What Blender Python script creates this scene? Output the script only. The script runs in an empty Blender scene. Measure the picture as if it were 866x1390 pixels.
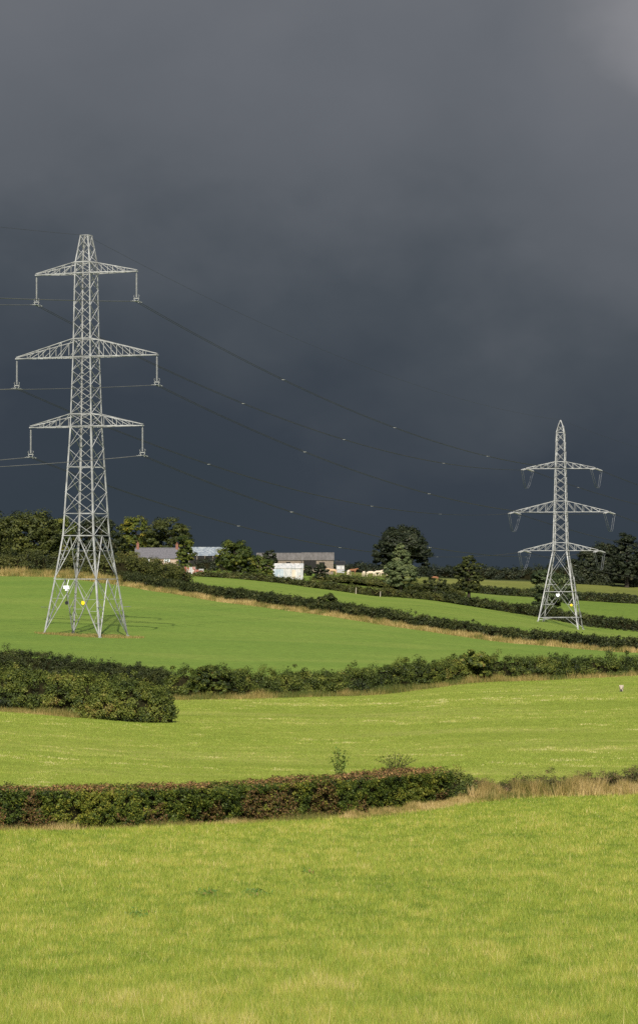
import bpy, math, random
import numpy as np
from mathutils import Vector

rng = np.random.default_rng(7)
random.seed(7)
C = bpy.context.scene.collection
F = 4200.0            # focal length in photo pixels
YH = 770.0            # eye level row in the photo
PXC = 433.0

# ------------------------------------------------------------------ helpers
def s2l(r, g, b):
    def f(c):
        c /= 255.0
        return c / 12.92 if c <= 0.04045 else ((c + 0.055) / 1.055) ** 2.4
    return (f(r), f(g), f(b), 1.0)

def _hash(i, j, k, seed):
    h = (i * 374761393 + j * 668265263 + k * 2147483647 + seed * 1274126177) & 0xFFFFFFFF
    h = ((h ^ (h >> 13)) * 1274126177) & 0xFFFFFFFF
    h = (h ^ (h >> 16)) & 0xFFFFFFFF
    return h / 4294967295.0

def vnoise(x, y, z=0.0, seed=0):
    x, y, z = np.broadcast_arrays(np.asarray(x, float), np.asarray(y, float), np.asarray(z, float))
    xi, yi, zi = (np.floor(a).astype(np.int64) for a in (x, y, z))
    fx, fy, fz = x - xi, y - yi, z - zi
    fx, fy, fz = (a * a * (3 - 2 * a) for a in (fx, fy, fz))
    out = 0
    for dx in (0, 1):
        for dy in (0, 1):
            for dz in (0, 1):
                w = (fx if dx else 1 - fx) * (fy if dy else 1 - fy) * (fz if dz else 1 - fz)
                out = out + w * _hash(xi + dx, yi + dy, zi + dz, seed)
    return out

def fbm(x, y, z=0.0, seed=0, octs=3):
    o, a, t = 0, 1.0, 0
    for k in range(octs):
        o = o + a * vnoise(np.asarray(x) * 2 ** k, np.asarray(y) * 2 ** k, np.asarray(z) * 2 ** k, seed + k)
        t += a; a *= 0.5
    return o / t

def pchip_slopes(X, Y):
    h = X[1:] - X[:-1]; dl = (Y[1:] - Y[:-1]) / h
    m = np.zeros_like(Y)
    w1 = 2 * h[1:] + h[:-1]; w2 = h[1:] + 2 * h[:-1]
    same = dl[:-1] * dl[1:] > 0
    with np.errstate(divide='ignore', invalid='ignore'):
        hm = (w1 + w2) / (w1 / np.where(dl[:-1] == 0, 1, dl[:-1]) + w2 / np.where(dl[1:] == 0, 1, dl[1:]))
    m[1:-1] = np.where(same, hm, 0)
    m[0], m[-1] = dl[0], dl[-1]
    return m

def pchip(X, Y, q):
    """X (K,N) knots, Y (K,N), q (N,)"""
    m = pchip_slopes(X, Y)
    q = np.clip(q, X[0], X[-1])
    idx = np.clip((X <= q).sum(0) - 1, 0, X.shape[0] - 2)
    ar = np.arange(q.size)
    x0, x1, y0, y1, m0, m1 = X[idx, ar], X[idx + 1, ar], Y[idx, ar], Y[idx + 1, ar], m[idx, ar], m[idx + 1, ar]
    h = x1 - x0; t = (q - x0) / h
    return ((2 * t**3 - 3 * t**2 + 1) * y0 + (t**3 - 2 * t**2 + t) * h * m0
            + (-2 * t**3 + 3 * t**2) * y1 + (t**3 - t**2) * h * m1)

def pch1(xs, ys, q):
    q = np.atleast_1d(np.asarray(q, float)).ravel()
    X = np.repeat(np.asarray(xs, float)[:, None], q.size, 1)
    Y = np.repeat(np.asarray(ys, float)[:, None], q.size, 1)
    return pchip(X, Y, q)

# ------------------------------------------------------------------ terrain
# boundary lines: column -> (distance, row); rows give the height of the land there
CV = {
 'hedge1': [(-300,112,1133),(0,120,1125),(250,128,1118),(400,134,1110),(500,139,1103),(590,145,1090),(650,147,1083),(866,152,1075),(1166,158,1066)],
 'hedge2': [(-300,265,932),(0,262,938),(240,265,948),(430,275,945),(530,280,940),(640,290,928),(866,300,915),(1166,310,905)],
 'pylon':  [(-300,420,852),(0,420,857),(118,420,863),(300,420,868),(433,420,873),(600,420,881),(760,420,887),(866,420,890),(1166,420,895)],
 'hedge3': [(-300,680,775),(0,650,781),(70,635,783),(165,610,793),(300,565,815),(433,530,833),(560,505,852),(700,480,872),(866,450,885),(1166,440,890)],
 'hedge4': [(-300,760,772),(165,740,776),(250,740,782),(340,742,787),(430,745,799),(514,752,809),(560,760,812),(648,775,824),(730,790,838),(807,790,852),(866,785,858),(1166,780,872)],
 'hedge5': [(-300,900,768),(250,860,769),(430,860,779),(514,880,784),(560,930,796),(648,950,805),(730,955,811),(866,960,820),(1166,970,835)],
 'trees':  [(-300,1050,766),(250,1050,768),(430,1050,774),(560,1080,783),(648,1100,787),(730,1110,790),(866,1120,797),(1166,1130,805)],
}
CN = ['hedge1', 'hedge2', 'pylon', 'hedge3', 'hedge4', 'hedge5', 'trees']
def curve_d(name, px):
    a = np.array(CV[name], float)
    return pch1(a[:, 0], a[:, 1], np.clip(px, -300, 1166))
def curve_z(name, px):
    a = np.array(CV[name], float)
    z = -(a[:, 2] - YH) / F * a[:, 1]
    return pch1(a[:, 0], z, np.clip(px, -300, 1166))

FIXED0 = [(-400, 6.0), (-60, 0.5), (0, -1.7), (20, -3.9), (43, -6.35), (60, -7.6), (85, -9.0)]
FIXED1 = [(1400, -1.0), (2500, -14.0), (9000, -70.0)]
def height(x, d):
    x = np.atleast_1d(np.asarray(x, float)).ravel(); d = np.atleast_1d(np.asarray(d, float)).ravel()
    px = np.clip(PXC + F * x / np.maximum(d, 5.0), -300, 1166)
    out = np.empty_like(px)
    for s in range(0, px.size, 200000):
        p = px[s:s + 200000]; q = d[s:s + 200000]; n = p.size
        X = [np.full(n, a) for a, b in FIXED0] + [curve_d(c, p) for c in CN] + [np.full(n, a) for a, b in FIXED1]
        Y = [np.full(n, b) for a, b in FIXED0] + [curve_z(c, p) for c in CN] + [np.full(n, b) for a, b in FIXED1]
        out[s:s + 200000] = pchip(np.array(X), np.array(Y), q)
    und = (fbm(x / 14.0, d / 14.0, 0, 5, 2) - 0.5) * np.clip(d / 250.0, 0.1, 1.0) * 0.35
    return out + und
def hz(x, d): return float(height(x, d)[0])
def W(px, d):                      # ground point below a column of the photo at a distance
    x = (px - PXC) / F * d
    return Vector((x, d, hz(x, d)))
def P3(px, py, d): return Vector(((px - PXC) / F * d, d, (YH - py) / F * d))

# ------------------------------------------------------------------ object plumbing
def mesh_np(name, V, Fc, tint=None, midx=None):
    """V (N,3); Fc (M,k) one polygon size"""
    me = bpy.data.meshes.new(name)
    V = np.asarray(V, np.float32); Fc = np.asarray(Fc, np.int32)
    M, k = Fc.shape
    me.vertices.add(len(V)); me.vertices.foreach_set('co', V.ravel())
    me.loops.add(M * k); me.loops.foreach_set('vertex_index', Fc.ravel())
    me.polygons.add(M); me.polygons.foreach_set('loop_start', np.arange(0, M * k, k, dtype=np.int32))
    if midx is not None:
        me.polygons.foreach_set('material_index', np.asarray(midx, np.int32))
    if tint is not None:
        a = me.attributes.new('tint', 'FLOAT', 'FACE'); a.data.foreach_set('value', np.asarray(tint, np.float32))
    me.update(calc_edges=True)
    return me

class MB:
    """collects quads/tris and polygons in python lists"""
    def __init__(s): s.v = []; s.f = []; s.m = []
    def add(s, vs, fs, mi=0):
        o = len(s.v); s.v += [tuple(v) for v in vs]
        for f in fs: s.f.append(tuple(i + o for i in f)); s.m.append(mi)
    def bar(s, p, q, w=0.1, w2=None, mi=0):
        p, q = Vector(p), Vector(q); d = q - p
        if d.length < 1e-6: return
        d.normalize(); up = Vector((0, 0, 1)) if abs(d.z) < 0.95 else Vector((1, 0, 0))
        a = d.cross(up).normalized() * (w / 2); b = d.cross(a).normalized() * ((w2 or w) / 2)
        vs = [p - a - b, p + a - b, p + a + b, p - a + b, q - a - b, q + a - b, q + a + b, q - a + b]
        s.add(vs, [(0, 3, 2, 1), (4, 5, 6, 7), (0, 1, 5, 4), (1, 2, 6, 5), (2, 3, 7, 6), (3, 0, 4, 7)], mi)
    def angle(s, p, q, w=0.2, t=0.03, ax=(1, 0, 0), ay=(0, 1, 0)):
        """an L section member: two plates along the axes ax, ay from the heel"""
        p, q = Vector(p), Vector(q); ax, ay = Vector(ax), Vector(ay)
        prof = [Vector((0, 0, 0)), ax * w, ax * w + ay * t, ax * t + ay * t, ax * t + ay * w, ay * w]
        vs = [p + k for k in prof] + [q + k for k in prof]
        n = 6
        s.add(vs, [tuple((i, (i + 1) % n, n + (i + 1) % n, n + i)) for i in range(n)] + [(0, 1, 2, 3), (0, 3, 4, 5), (6, 9, 8, 7), (6, 11, 10, 9)])
    def box(s, c, sx, sy, sz, mi=0):
        x, y, z = c
        vs = [(x + i * sx / 2, y + j * sy / 2, z + k * sz / 2) for k in (-1, 1) for j in (-1, 1) for i in (-1, 1)]
        s.add(vs, [(0, 2, 3, 1), (4, 5, 7, 6), (0, 1, 5, 4), (1, 3, 7, 5), (3, 2, 6, 7), (2, 0, 4, 6)], mi)
    def tube(s, pts, rad, n=6, cap=True, mi=0):
        pts = [Vector(p) for p in pts]
        if not hasattr(rad, '__len__'): rad = [rad] * len(pts)
        o = len(s.v); a = None
        for i, p in enumerate(pts):
            d = (pts[min(i + 1, len(pts) - 1)] - pts[max(i - 1, 0)]).normalized()
            if a is None:
                a = d.cross(Vector((0, 0, 1)) if abs(d.z) < 0.9 else Vector((1, 0, 0))).normalized()
            a = (a - d * a.dot(d)).normalized(); b = d.cross(a)
            for k in range(n):
                t = 2 * math.pi * k / n
                s.v.append(tuple(p + (a * math.cos(t) + b * math.sin(t)) * rad[i]))
        for i in range(len(pts) - 1):
            for k in range(n):
                s.f.append((o + i * n + k, o + i * n + (k + 1) % n, o + (i + 1) * n + (k + 1) % n, o + (i + 1) * n + k)); s.m.append(mi)
        if cap:
            s.f.append(tuple(o + k for k in range(n))[::-1]); s.m.append(mi)
            s.f.append(tuple(o + (len(pts) - 1) * n + k for k in range(n))); s.m.append(mi)
    def build(s, name, mats, parent=None, smooth=False):
        me = bpy.data.meshes.new(name); me.from_pydata(s.v, [], s.f); me.update()
        if any(s.m): me.polygons.foreach_set('material_index', s.m)
        if smooth: me.polygons.foreach_set('use_smooth', [True] * len(me.polygons))
        return link(name, me, mats, parent)

def link(name, me, mats, parent=None, loc=None):
    o = bpy.data.objects.new(name, me); C.objects.link(o)
    for m in (mats if isinstance(mats, (list, tuple)) else [mats]): me.materials.append(m)
    if parent: o.parent = parent
    if loc is not None: o.location = loc
    return o
def tag(o, label=None, cat=None, group=None, kind=None):
    if label: o['label'] = label
    if cat: o['category'] = cat
    if group: o['group'] = group
    if kind: o['kind'] = kind
    return o
def thing(name, label, cat, loc=(0, 0, 0), rz=0.0, group=None):
    o = bpy.data.objects.new(name, None); C.objects.link(o)
    o.location = loc; o.rotation_euler = (0, 0, rz); o.empty_display_size = 0.5
    return tag(o, label, cat, group)

# ------------------------------------------------------------------ materials
def newmat(name):
    m = bpy.data.materials.new(name); m.use_nodes = True
    nt = m.node_tree; nt.nodes.clear()
    out = nt.nodes.new('ShaderNodeOutputMaterial')
    return m, nt, out
def N(nt, t, **kw):
    n = nt.nodes.new(t)
    for k, v in kw.items(): setattr(n, k, v)
    return n
def ramp(nt, fac, stops):
    r = N(nt, 'ShaderNodeValToRGB')
    e = r.color_ramp.elements
    while len(e) < len(stops): e.new(0.5)
    for i, (p, c) in enumerate(stops): e[i].position = p; e[i].color = c
    nt.links.new(fac, r.inputs[0]); return r
def bsdf(nt, out, rough=0.7, metal=0.0, spec=0.3):
    b = N(nt, 'ShaderNodeBsdfPrincipled')
    b.inputs['Roughness'].default_value = rough; b.inputs['Metallic'].default_value = metal
    b.inputs['Specular IOR Level'].default_value = spec
    nt.links.new(b.outputs[0], out.inputs[0]); return b
def noise(nt, vec, scale, detail=3, rough=0.6):
    n = N(nt, 'ShaderNodeTexNoise'); n.inputs['Scale'].default_value = scale
    n.inputs['Detail'].default_value = detail; n.inputs['Roughness'].default_value = rough
    if vec is not None: nt.links.new(vec, n.inputs['Vector'])
    return n
def mapping(nt, vec, scale=(1, 1, 1), rot=(0, 0, 0)):
    m = N(nt, 'ShaderNodeMapping'); m.inputs['Scale'].default_value = scale; m.inputs['Rotation'].default_value = rot
    nt.links.new(vec, m.inputs['Vector']); return m.outputs[0]
def coord(nt): return N(nt, 'ShaderNodeTexCoord').outputs['Object']
def mix(nt, fac, a, b, mode='MIX'):
    m = N(nt, 'ShaderNodeMix', data_type='RGBA', blend_type=mode)
    if isinstance(fac, (int, float)): m.inputs[0].default_value = fac
    else: nt.links.new(fac, m.inputs[0])
    for sock, v in ((m.inputs[6], a), (m.inputs[7], b)):
        if isinstance(v, tuple): sock.default_value = v
        else: nt.links.new(v, sock)
    return m.outputs[2]

def leaf_mat(name, stops, transl=0.3, rough=0.6):
    m, nt, out = newmat(name)
    at = N(nt, 'ShaderNodeAttribute', attribute_name='tint')
    r = ramp(nt, at.outputs['Fac'], stops)
    b = N(nt, 'ShaderNodeBsdfPrincipled'); b.inputs['Roughness'].default_value = rough; b.inputs['Specular IOR Level'].default_value = 0.25
    nt.links.new(r.outputs[0], b.inputs['Base Color'])
    t = N(nt, 'ShaderNodeBsdfTranslucent'); nt.links.new(r.outputs[0], t.inputs[0])
    mx = N(nt, 'ShaderNodeMixShader'); mx.inputs[0].default_value = transl
    nt.links.new(b.outputs[0], mx.inputs[1]); nt.links.new(t.outputs[0], mx.inputs[2])
    nt.links.new(mx.outputs[0], out.inputs[0]); return m

def c3(r, g, b): return (r, g, b, 1.0)

def field_mat(name, ca, cb, cc, scale=0.25, stretch=(1, 1, 1), rot=0.0, stripe=0.0, stripe_scale=1.0, bump=0.4, fine=6.0):
    m, nt, out = newmat(name)
    co = coord(nt)
    n1 = noise(nt, mapping(nt, co, stretch, (0, 0, rot)), scale, 5, 0.62)
    r = ramp(nt, n1.outputs[0], [(0.30, ca), (0.5, cb), (0.70, cc)])
    n2 = noise(nt, mapping(nt, co, (0.6, 1.0, 1.0), (0, 0, rot)), fine, 4, 0.7)
    r2 = ramp(nt, n2.outputs[0], [(0.25, c3(.62, .62, .62)), (0.75, c3(1.25, 1.25, 1.25))])
    col = mix(nt, 1.0, r.outputs[0], r2.outputs[0], 'MULTIPLY')
    if stripe:
        w = N(nt, 'ShaderNodeTexWave', wave_type='BANDS', bands_direction='Y')
        w.inputs['Scale'].default_value = stripe_scale; w.inputs['Distortion'].default_value = 2.5
        w.inputs['Detail'].default_value = 2; w.inputs['Detail Scale'].default_value = 0.4
        nt.links.new(mapping(nt, co, (1, 1, 1), (0, 0, rot)), w.inputs['Vector'])
        rw = ramp(nt, w.outputs['Fac'], [(0.0, c3(1 - stripe, 1 - stripe, 1 - stripe)), (1.0, c3(1 + stripe, 1 + stripe, 1 + stripe))])
        col = mix(nt, 1.0, col, rw.outputs[0], 'MULTIPLY')
    b = bsdf(nt, out, 0.85, 0, 0.1)
    nt.links.new(col, b.inputs['Base Color'])
    bp = N(nt, 'ShaderNodeBump'); bp.inputs['Strength'].default_value = bump; bp.inputs['Distance'].default_value = 0.12
    nt.links.new(n2.outputs[0], bp.inputs['Height']); nt.links.new(bp.outputs[0], b.inputs['Normal'])
    return m

def plain_mat(name, ca, cb, scale=3.0, rough=0.7, metal=0.0, spec=0.3, stretch=(1, 1, 1), lo=0.35, hi=0.65, bump=0.0):
    m, nt, out = newmat(name)
    n = noise(nt, mapping(nt, coord(nt), stretch), scale, 4, 0.6)
    r = ramp(nt, n.outputs[0], [(lo, ca), (hi, cb)])
    b = bsdf(nt, out, rough, metal, spec); nt.links.new(r.outputs[0], b.inputs['Base Color'])
    if bump:
        bp = N(nt, 'ShaderNodeBump'); bp.inputs['Strength'].default_value = bump; bp.inputs['Distance'].default_value = 0.05
        nt.links.new(n.outputs[0], bp.inputs['Height']); nt.links.new(bp.outputs[0], b.inputs['Normal'])
    return m

M = {}
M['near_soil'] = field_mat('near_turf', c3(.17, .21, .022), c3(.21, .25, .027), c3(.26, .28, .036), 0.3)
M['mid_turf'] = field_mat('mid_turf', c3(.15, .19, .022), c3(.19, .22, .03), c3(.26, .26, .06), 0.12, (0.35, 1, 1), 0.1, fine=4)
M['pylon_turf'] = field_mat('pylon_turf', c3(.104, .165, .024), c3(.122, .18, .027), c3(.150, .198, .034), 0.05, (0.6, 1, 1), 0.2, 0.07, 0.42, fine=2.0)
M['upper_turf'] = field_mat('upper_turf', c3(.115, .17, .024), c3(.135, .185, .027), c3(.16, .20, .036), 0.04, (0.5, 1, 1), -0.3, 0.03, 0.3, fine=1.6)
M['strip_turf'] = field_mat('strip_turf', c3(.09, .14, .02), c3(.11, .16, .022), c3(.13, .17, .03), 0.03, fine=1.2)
M['pasture_turf'] = field_mat('pasture_turf', c3(.10, .115, .022), c3(.13, .14, .028), c3(.16, .16, .04), 0.03, (0.5, 1, 1), fine=1.0)  # the darker olive carries part of the cloud shade
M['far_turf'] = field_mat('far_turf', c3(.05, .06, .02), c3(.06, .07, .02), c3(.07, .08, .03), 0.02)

DK = c3(.012, .02, .004)
M['grass_near'] = leaf_mat('grass_blades', [(0, c3(.08, .125, .014)), (.35, c3(.18, .24, .027)), (.65, c3(.275, .31, .040)), (.88, c3(.42, .36, .075)), (1, c3(.55, .45, .2))], 0.35)
M['grass_mid'] = leaf_mat('aftermath_blades', [(0, c3(.12, .165, .018)), (.4, c3(.205, .265, .034)), (.7, c3(.285, .32, .052)), (.88, c3(.43, .39, .11)), (1, c3(.58, .51, .25))], 0.35)
M['straw'] = leaf_mat('dry_grass_blades', [(0, c3(.07, .09, .015)), (.3, c3(.17, .145, .035)), (.7, c3(.33, .24, .08)), (1, c3(.48, .36, .16))], 0.3)
M['hedge_trim'] = leaf_mat('trimmed_hedge_leaves', [(0, c3(.008, .014, .003)), (.3, c3(.036, .055, .006)), (.55, c3(.085, .112, .012)), (.74, c3(.20, .19, .024)), (.8, c3(.07, .045, .018)), (.9, c3(.15, .085, .03)), (1, c3(.34, .19, .07))], 0.3)
M['hedge_wild'] = leaf_mat('wild_hedge_leaves', [(0, c3(.008, .013, .003)), (.3, c3(.036, .052, .008)), (.6, c3(.088, .108, .015)), (.85, c3(.17, .17, .028)), (.95, c3(.15, .095, .03)), (1, c3(.17, .09, .03))], 0.3)
M['hedge_dark'] = leaf_mat('far_hedge_leaves', [(0, c3(.010, .015, .004)), (.5, c3(.030, .038, .008)), (.85, c3(.06, .066, .014)), (1, c3(.09, .08, .03))], 0.25)
M['scrub'] = leaf_mat('scrub_leaves', [(0, c3(.012, .018, .005)), (.4, c3(.045, .052, .010)), (.75, c3(.085, .088, .018)), (1, c3(.13, .10, .03))], 0.3)
M['oak'] = leaf_mat('oak_leaves', [(0, c3(.010, .016, .004)), (.5, c3(.040, .048, .009)), (.85, c3(.078, .084, .015)), (1, c3(.12, .105, .02))], 0.25)
M['yellowing'] = leaf_mat('yellowing_leaves', [(0, c3(.018, .03, .004)), (.4, c3(.055, .075, .010)), (.7, c3(.11, .12, .015)), (1, c3(.20, .17, .02))], 0.3)
M['dark_tree'] = leaf_mat('shade_toned_leaves', [(0, c3(.006, .010, .004)), (.5, c3(.016, .022, .008)), (.85, c3(.030, .036, .013)), (1, c3(.05, .045, .02))], 0.2)  # dark albedo paints in the cloud shade on the far trees
M['conifer'] = leaf_mat('grey_green_leaves', [(0, c3(.014, .024, .009)), (.5, c3(.048, .066, .022)), (.85, c3(.10, .12, .042)), (1, c3(.14, .155, .06))], 0.2)
M['bramble'] = leaf_mat('bramble_leaves', [(0, c3(.015, .016, .006)), (.35, c3(.05, .055, .012)), (.6, c3(.10, .09, .03)), (.8, c3(.16, .09, .045)), (1, c3(.27, .16, .09))], 0.3)
M['core'] = plain_mat('shaded_stem_core', c3(.007, .008, .003), c3(.018, .015, .007), 6, 0.9, spec=0.02)  # near black: the shade inside the hedges is put into the colour
M['bark'] = plain_mat('bark', c3(.018, .015, .011), c3(.04, .032, .024), 4, 0.9, spec=0.1, stretch=(1, 1, .2))
M['steel'] = plain_mat('galvanised_steel', c3(.17, .17, .165), c3(.33, .33, .32), 0.7, 0.6, 0.15, 0.3)
M['steel_dull'] = plain_mat('weathered_steel', c3(.10, .105, .11), c3(.16, .165, .17), 1.5, 0.6, 0.3, 0.4)
M['glass_ins'] = plain_mat('glazed_insulator', c3(.20, .20, .19), c3(.28, .28, .27), 3, 0.4, 0, 0.4)
M['wire'] = plain_mat('dimmed_aluminium_cable', c3(.028, .026, .022), c3(.05, .047, .04), 0.5, 0.6, 0.2, 0.3)  # dim copy of the cable metal for spans that look dark
M['wire_sunlit'] = plain_mat('sunlit_aluminium_cable', c3(.10, .10, .09), c3(.14, .135, .125), 0.5, 0.6, 0.2, 0.3)  # same metal, sunlit look of the left-hand spans put into the colour
M['wire_hw'] = plain_mat('cable_fittings', c3(.26, .26, .24), c3(.34, .34, .32), 3, 0.5, 0.2, 0.5)
M['white'] = plain_mat('white_plate', c3(.8, .8, .8), c3(.84, .84, .83), 4, 0.4)
M['yellow'] = plain_mat('yellow_plate', c3(.8, .5, .01), c3(.85, .55, .02), 4, 0.4)
M['black'] = plain_mat('black_plate', c3(.012, .012, .012), c3(.02, .02, .02), 4, 0.5)
M['slate'] = plain_mat('slate_roof', c3(.070, .067, .072), c3(.115, .108, .112), 2.5, 0.75, stretch=(1, 1, 2.0), bump=.3)
M['barn_roof'] = plain_mat('weathered_barn_roof', c3(.075, .068, .06), c3(.12, .11, .10), 1.2, 0.85, stretch=(1, .3, .3))
M['stone'] = plain_mat('rubble_stone', c3(.10, .08, .06), c3(.20, .165, .125), 3.0, 0.9, bump=.5)
M['render'] = plain_mat('rendered_wall', c3(.26, .19, .14), c3(.34, .26, .20), 1.5, 0.9)
M['whitewash'] = plain_mat('white_wall', c3(.22, .22, .22), c3(.32, .32, .31), 1.5, 0.9)
M['brick'] = plain_mat('chimney_brick', c3(.13, .055, .04), c3(.20, .09, .06), 6, 0.9)
M['inside_shade'] = plain_mat('opening_shade', c3(.008, .008, .008), c3(.015, .014, .012), 2, 0.9)  # flat near-black colour painted for the shade inside the farm buildings
M['pane'] = plain_mat('window_glass', c3(.30, .33, .36), c3(.42, .45, .48), 2, 0.2, spec=0.6)
M['wood'] = plain_mat('grey_wood', c3(.35, .30, .23), c3(.5, .44, .35), 5, 0.85, stretch=(1, 1, .2))
M['dock'] = leaf_mat('dock_leaves', [(0, c3(.06, .12, .018)), (.7, c3(.12, .19, .03)), (1, c3(.20, .13, .04))], 0.35)
M['sapling'] = leaf_mat('sapling_leaves', [(0, c3(.08, .14, .02)), (1, c3(.22, .26, .05))], 0.4)
M['cow_cream'] = plain_mat('cream_coat', c3(.42, .34, .24), c3(.50, .42, .31), 2, 0.8)
M['cow_brown'] = plain_mat('red_brown_coat', c3(.15, .065, .03), c3(.21, .09, .04), 2, 0.8)
M['cow_tan'] = plain_mat('tan_coat', c3(.34, .22, .12), c3(.42, .29, .17), 2, 0.8)
M['fleece'] = plain_mat('fleece', c3(.28, .23, .17), c3(.36, .30, .23), 14, 0.95, bump=.6)
M['sheep_face'] = plain_mat('dark_sheep_face', c3(.012, .010, .008), c3(.02, .017, .014), 5, 0.8)

def corrugated(name, ca, cb, cr, amount=0.6, scale=3.2):
    m, nt, out = newmat(name)
    co = coord(nt)
    w = N(nt, 'ShaderNodeTexWave', wave_type='BANDS', bands_direction='X'); w.inputs['Scale'].default_value = scale
    nt.links.new(co, w.inputs['Vector'])
    st = noise(nt, mapping(nt, co, (1.0, 1, .25)), 1.6, 3)
    base = ramp(nt, st.outputs[0], [(0.4, ca), (0.6, cb)])
    n = noise(nt, mapping(nt, co, (1, 1, .6)), 1.1, 5, .7)
    f = ramp(nt, n.outputs[0], [(amount, c3(0, 0, 0)), (amount + .06, c3(1, 1, 1))])
    col = mix(nt, f.outputs[0], base.outputs[0], cr)
    b = bsdf(nt, out, 0.6, 0.0, 0.35); nt.links.new(col, b.inputs['Base Color'])
    bp = N(nt, 'ShaderNodeBump'); bp.inputs['Strength'].default_value = .5; bp.inputs['Distance'].default_value = .05
    nt.links.new(w.outputs['Fac'], bp.inputs['Height']); nt.links.new(bp.outputs[0], b.inputs['Normal'])
    return m
M['white_tin'] = corrugated('white_corrugated', c3(.30, .31, .30), c3(.48, .46, .43), c3(.26, .16, .10), .60)
M['blue_tin'] = corrugated('pale_blue_corrugated', c3(.25, .30, .33), c3(.34, .38, .40), c3(.42, .40, .37), .58)
M['grey_tin'] = corrugated('grey_corrugated', c3(.12, .145, .17), c3(.26, .28, .28), c3(.12, .13, .14), .62, 2.0)
M['rust_tin'] = corrugated('rusty_red_sheet', c3(.22, .06, .035), c3(.30, .10, .06), c3(.42, .37, .32), .52)

# ------------------------------------------------------------------ ground sheets
cols = np.unique(np.concatenate([np.linspace(-12000, -1500, 12), np.linspace(-1500, -250, 30), np.linspace(-250, 1116, 170),
                                 np.linspace(1116, 2400, 30), np.linspace(2400, 12900, 12)]))
def bound(name):
    if isinstance(name, (int, float)): return np.full(cols.size, float(name))
    return curve_d(name, cols)
def sheet(name, a, b, rows, mat, off=0.0):
    da, db = bound(a), bound(b)
    t = np.linspace(0, 1, rows)
    D = da[None, :] * (1 - t[:, None]) + db[None, :] * t[:, None]
    X = (cols[None, :] - PXC) / F * D
    Z = height(X.ravel(), D.ravel())
    V = np.stack([X.ravel(), D.ravel(), Z + off], 1)
    n = cols.size
    i = (np.arange(rows - 1)[:, None] * n + np.arange(n - 1)[None, :]).ravel()
    Fc = np.stack([i, i + 1, i + n + 1, i + n], 1)
    me = mesh_np(name, V, Fc); me.polygons.foreach_set('use_smooth', [True] * len(me.polygons))
    o = link(name, me, mat); tag(o, kind='structure'); return o
def rect_sheet():
    xs = np.unique(np.concatenate([np.linspace(-400, 400, 41), np.linspace(-30, 30, 31)])); ds = np.linspace(-200, 30, 40)
    X, D = np.meshgrid(xs, ds)
    Z = height(np.zeros(X.size), D.ravel()) if False else height(X.ravel(), D.ravel())
    V = np.stack([X.ravel(), D.ravel(), Z - 0.004], 1); n = xs.size
    i = (np.arange(39)[:, None] * n + np.arange(n - 1)[None, :]).ravel()
    return link('ground_by_camera', mesh_np('ground_by_camera', V, np.stack([i, i + 1, i + n + 1, i + n], 1)), M['near_soil'])
tag(rect_sheet(), kind='structure')
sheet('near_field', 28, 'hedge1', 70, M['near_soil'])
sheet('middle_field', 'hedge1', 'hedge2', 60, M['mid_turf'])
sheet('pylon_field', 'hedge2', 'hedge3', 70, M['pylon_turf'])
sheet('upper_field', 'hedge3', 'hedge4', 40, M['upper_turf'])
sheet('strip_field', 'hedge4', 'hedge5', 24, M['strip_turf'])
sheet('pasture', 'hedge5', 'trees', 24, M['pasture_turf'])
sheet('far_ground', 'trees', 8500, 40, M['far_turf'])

# ------------------------------------------------------------------ grass blades
def blades(name, xy, hgt, wid, tint, mat, lean=0.35, label=None, cat=None):
    n = len(xy); z = height(xy[:, 0], xy[:, 1]) - 0.01
    b = np.stack([xy[:, 0], xy[:, 1], z], 1)
    a = rng.uniform(0, math.pi, n); side = np.stack([np.cos(a), np.sin(a) * .8, np.zeros(n)], 1) * (wid[:, None] / 2)
    ln = rng.normal(0, lean, (n, 2)) * hgt[:, None]
    tip = b + np.stack([ln[:, 0], ln[:, 1], hgt], 1)
    V = np.stack([b - side, b + side, tip], 1).reshape(-1, 3)
    Fc = np.arange(3 * n).reshape(-1, 3)
    o = link(name, mesh_np(name, V, Fc, tint), mat)
    return tag(o, label, cat, kind='stuff')

def scatter_zone(n, pxa, pxb, d0, d1, power=1.0):
    # uniform on the ground (area grows with distance); then thinned with distance by power
    u = rng.random(n); d = (d0 ** (2 - power) + u * (d1 ** (2 - power) - d0 ** (2 - power))) ** (1 / (2 - power))
    px = rng.uniform(pxa, pxb, n)
    return px, d

def scatter_sides(n, edge, wide, d0, d1, power):
    # ground to both sides of what the photo shows, for a camera a few steps away
    _, dd = scatter_zone(n, 0, 1, d0, d1, power)
    xx = (edge / F * dd + rng.random(n) ** 1.2 * wide) * np.where(rng.random(n) < .5, -1, 1)
    return PXC + F * xx / dd, dd
px, d = scatter_zone(1050000, -130, 1000, 41, 158, 1.5)
px2, d2 = scatter_sides(720000, 566, 13, 36, 160, 1.35)
sw = np.r_[np.ones(px.size), np.full(px2.size, 1.35)]; px, d = np.r_[px, px2], np.r_[d, d2]
ok = d < curve_d('hedge1', px) - 0.2
px, d, sw = px[ok], d[ok], sw[ok]; x = (px - PXC) / F * d
big = fbm(x / 3.0, d / 6.0, 0, 11, 3); mid_ = fbm(x / .5, d / .9, 0, 21, 2); huge = fbm(x / 16, d / 22, 0, 31, 2)
tt = 0.47 + (big - .5) * .36 + (mid_ - .5) * .7 + (huge - .5) * .15 + rng.normal(0, .17, x.size)
tt = np.where(rng.random(x.size) < .05, rng.uniform(.85, 1, x.size), tt)
hg = (0.05 + 0.09 * big + 0.09 * mid_ ** 2) * rng.uniform(.5, 1.5, x.size)
hg = np.where(rng.random(x.size) < .006, hg * 2.4, hg)
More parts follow.
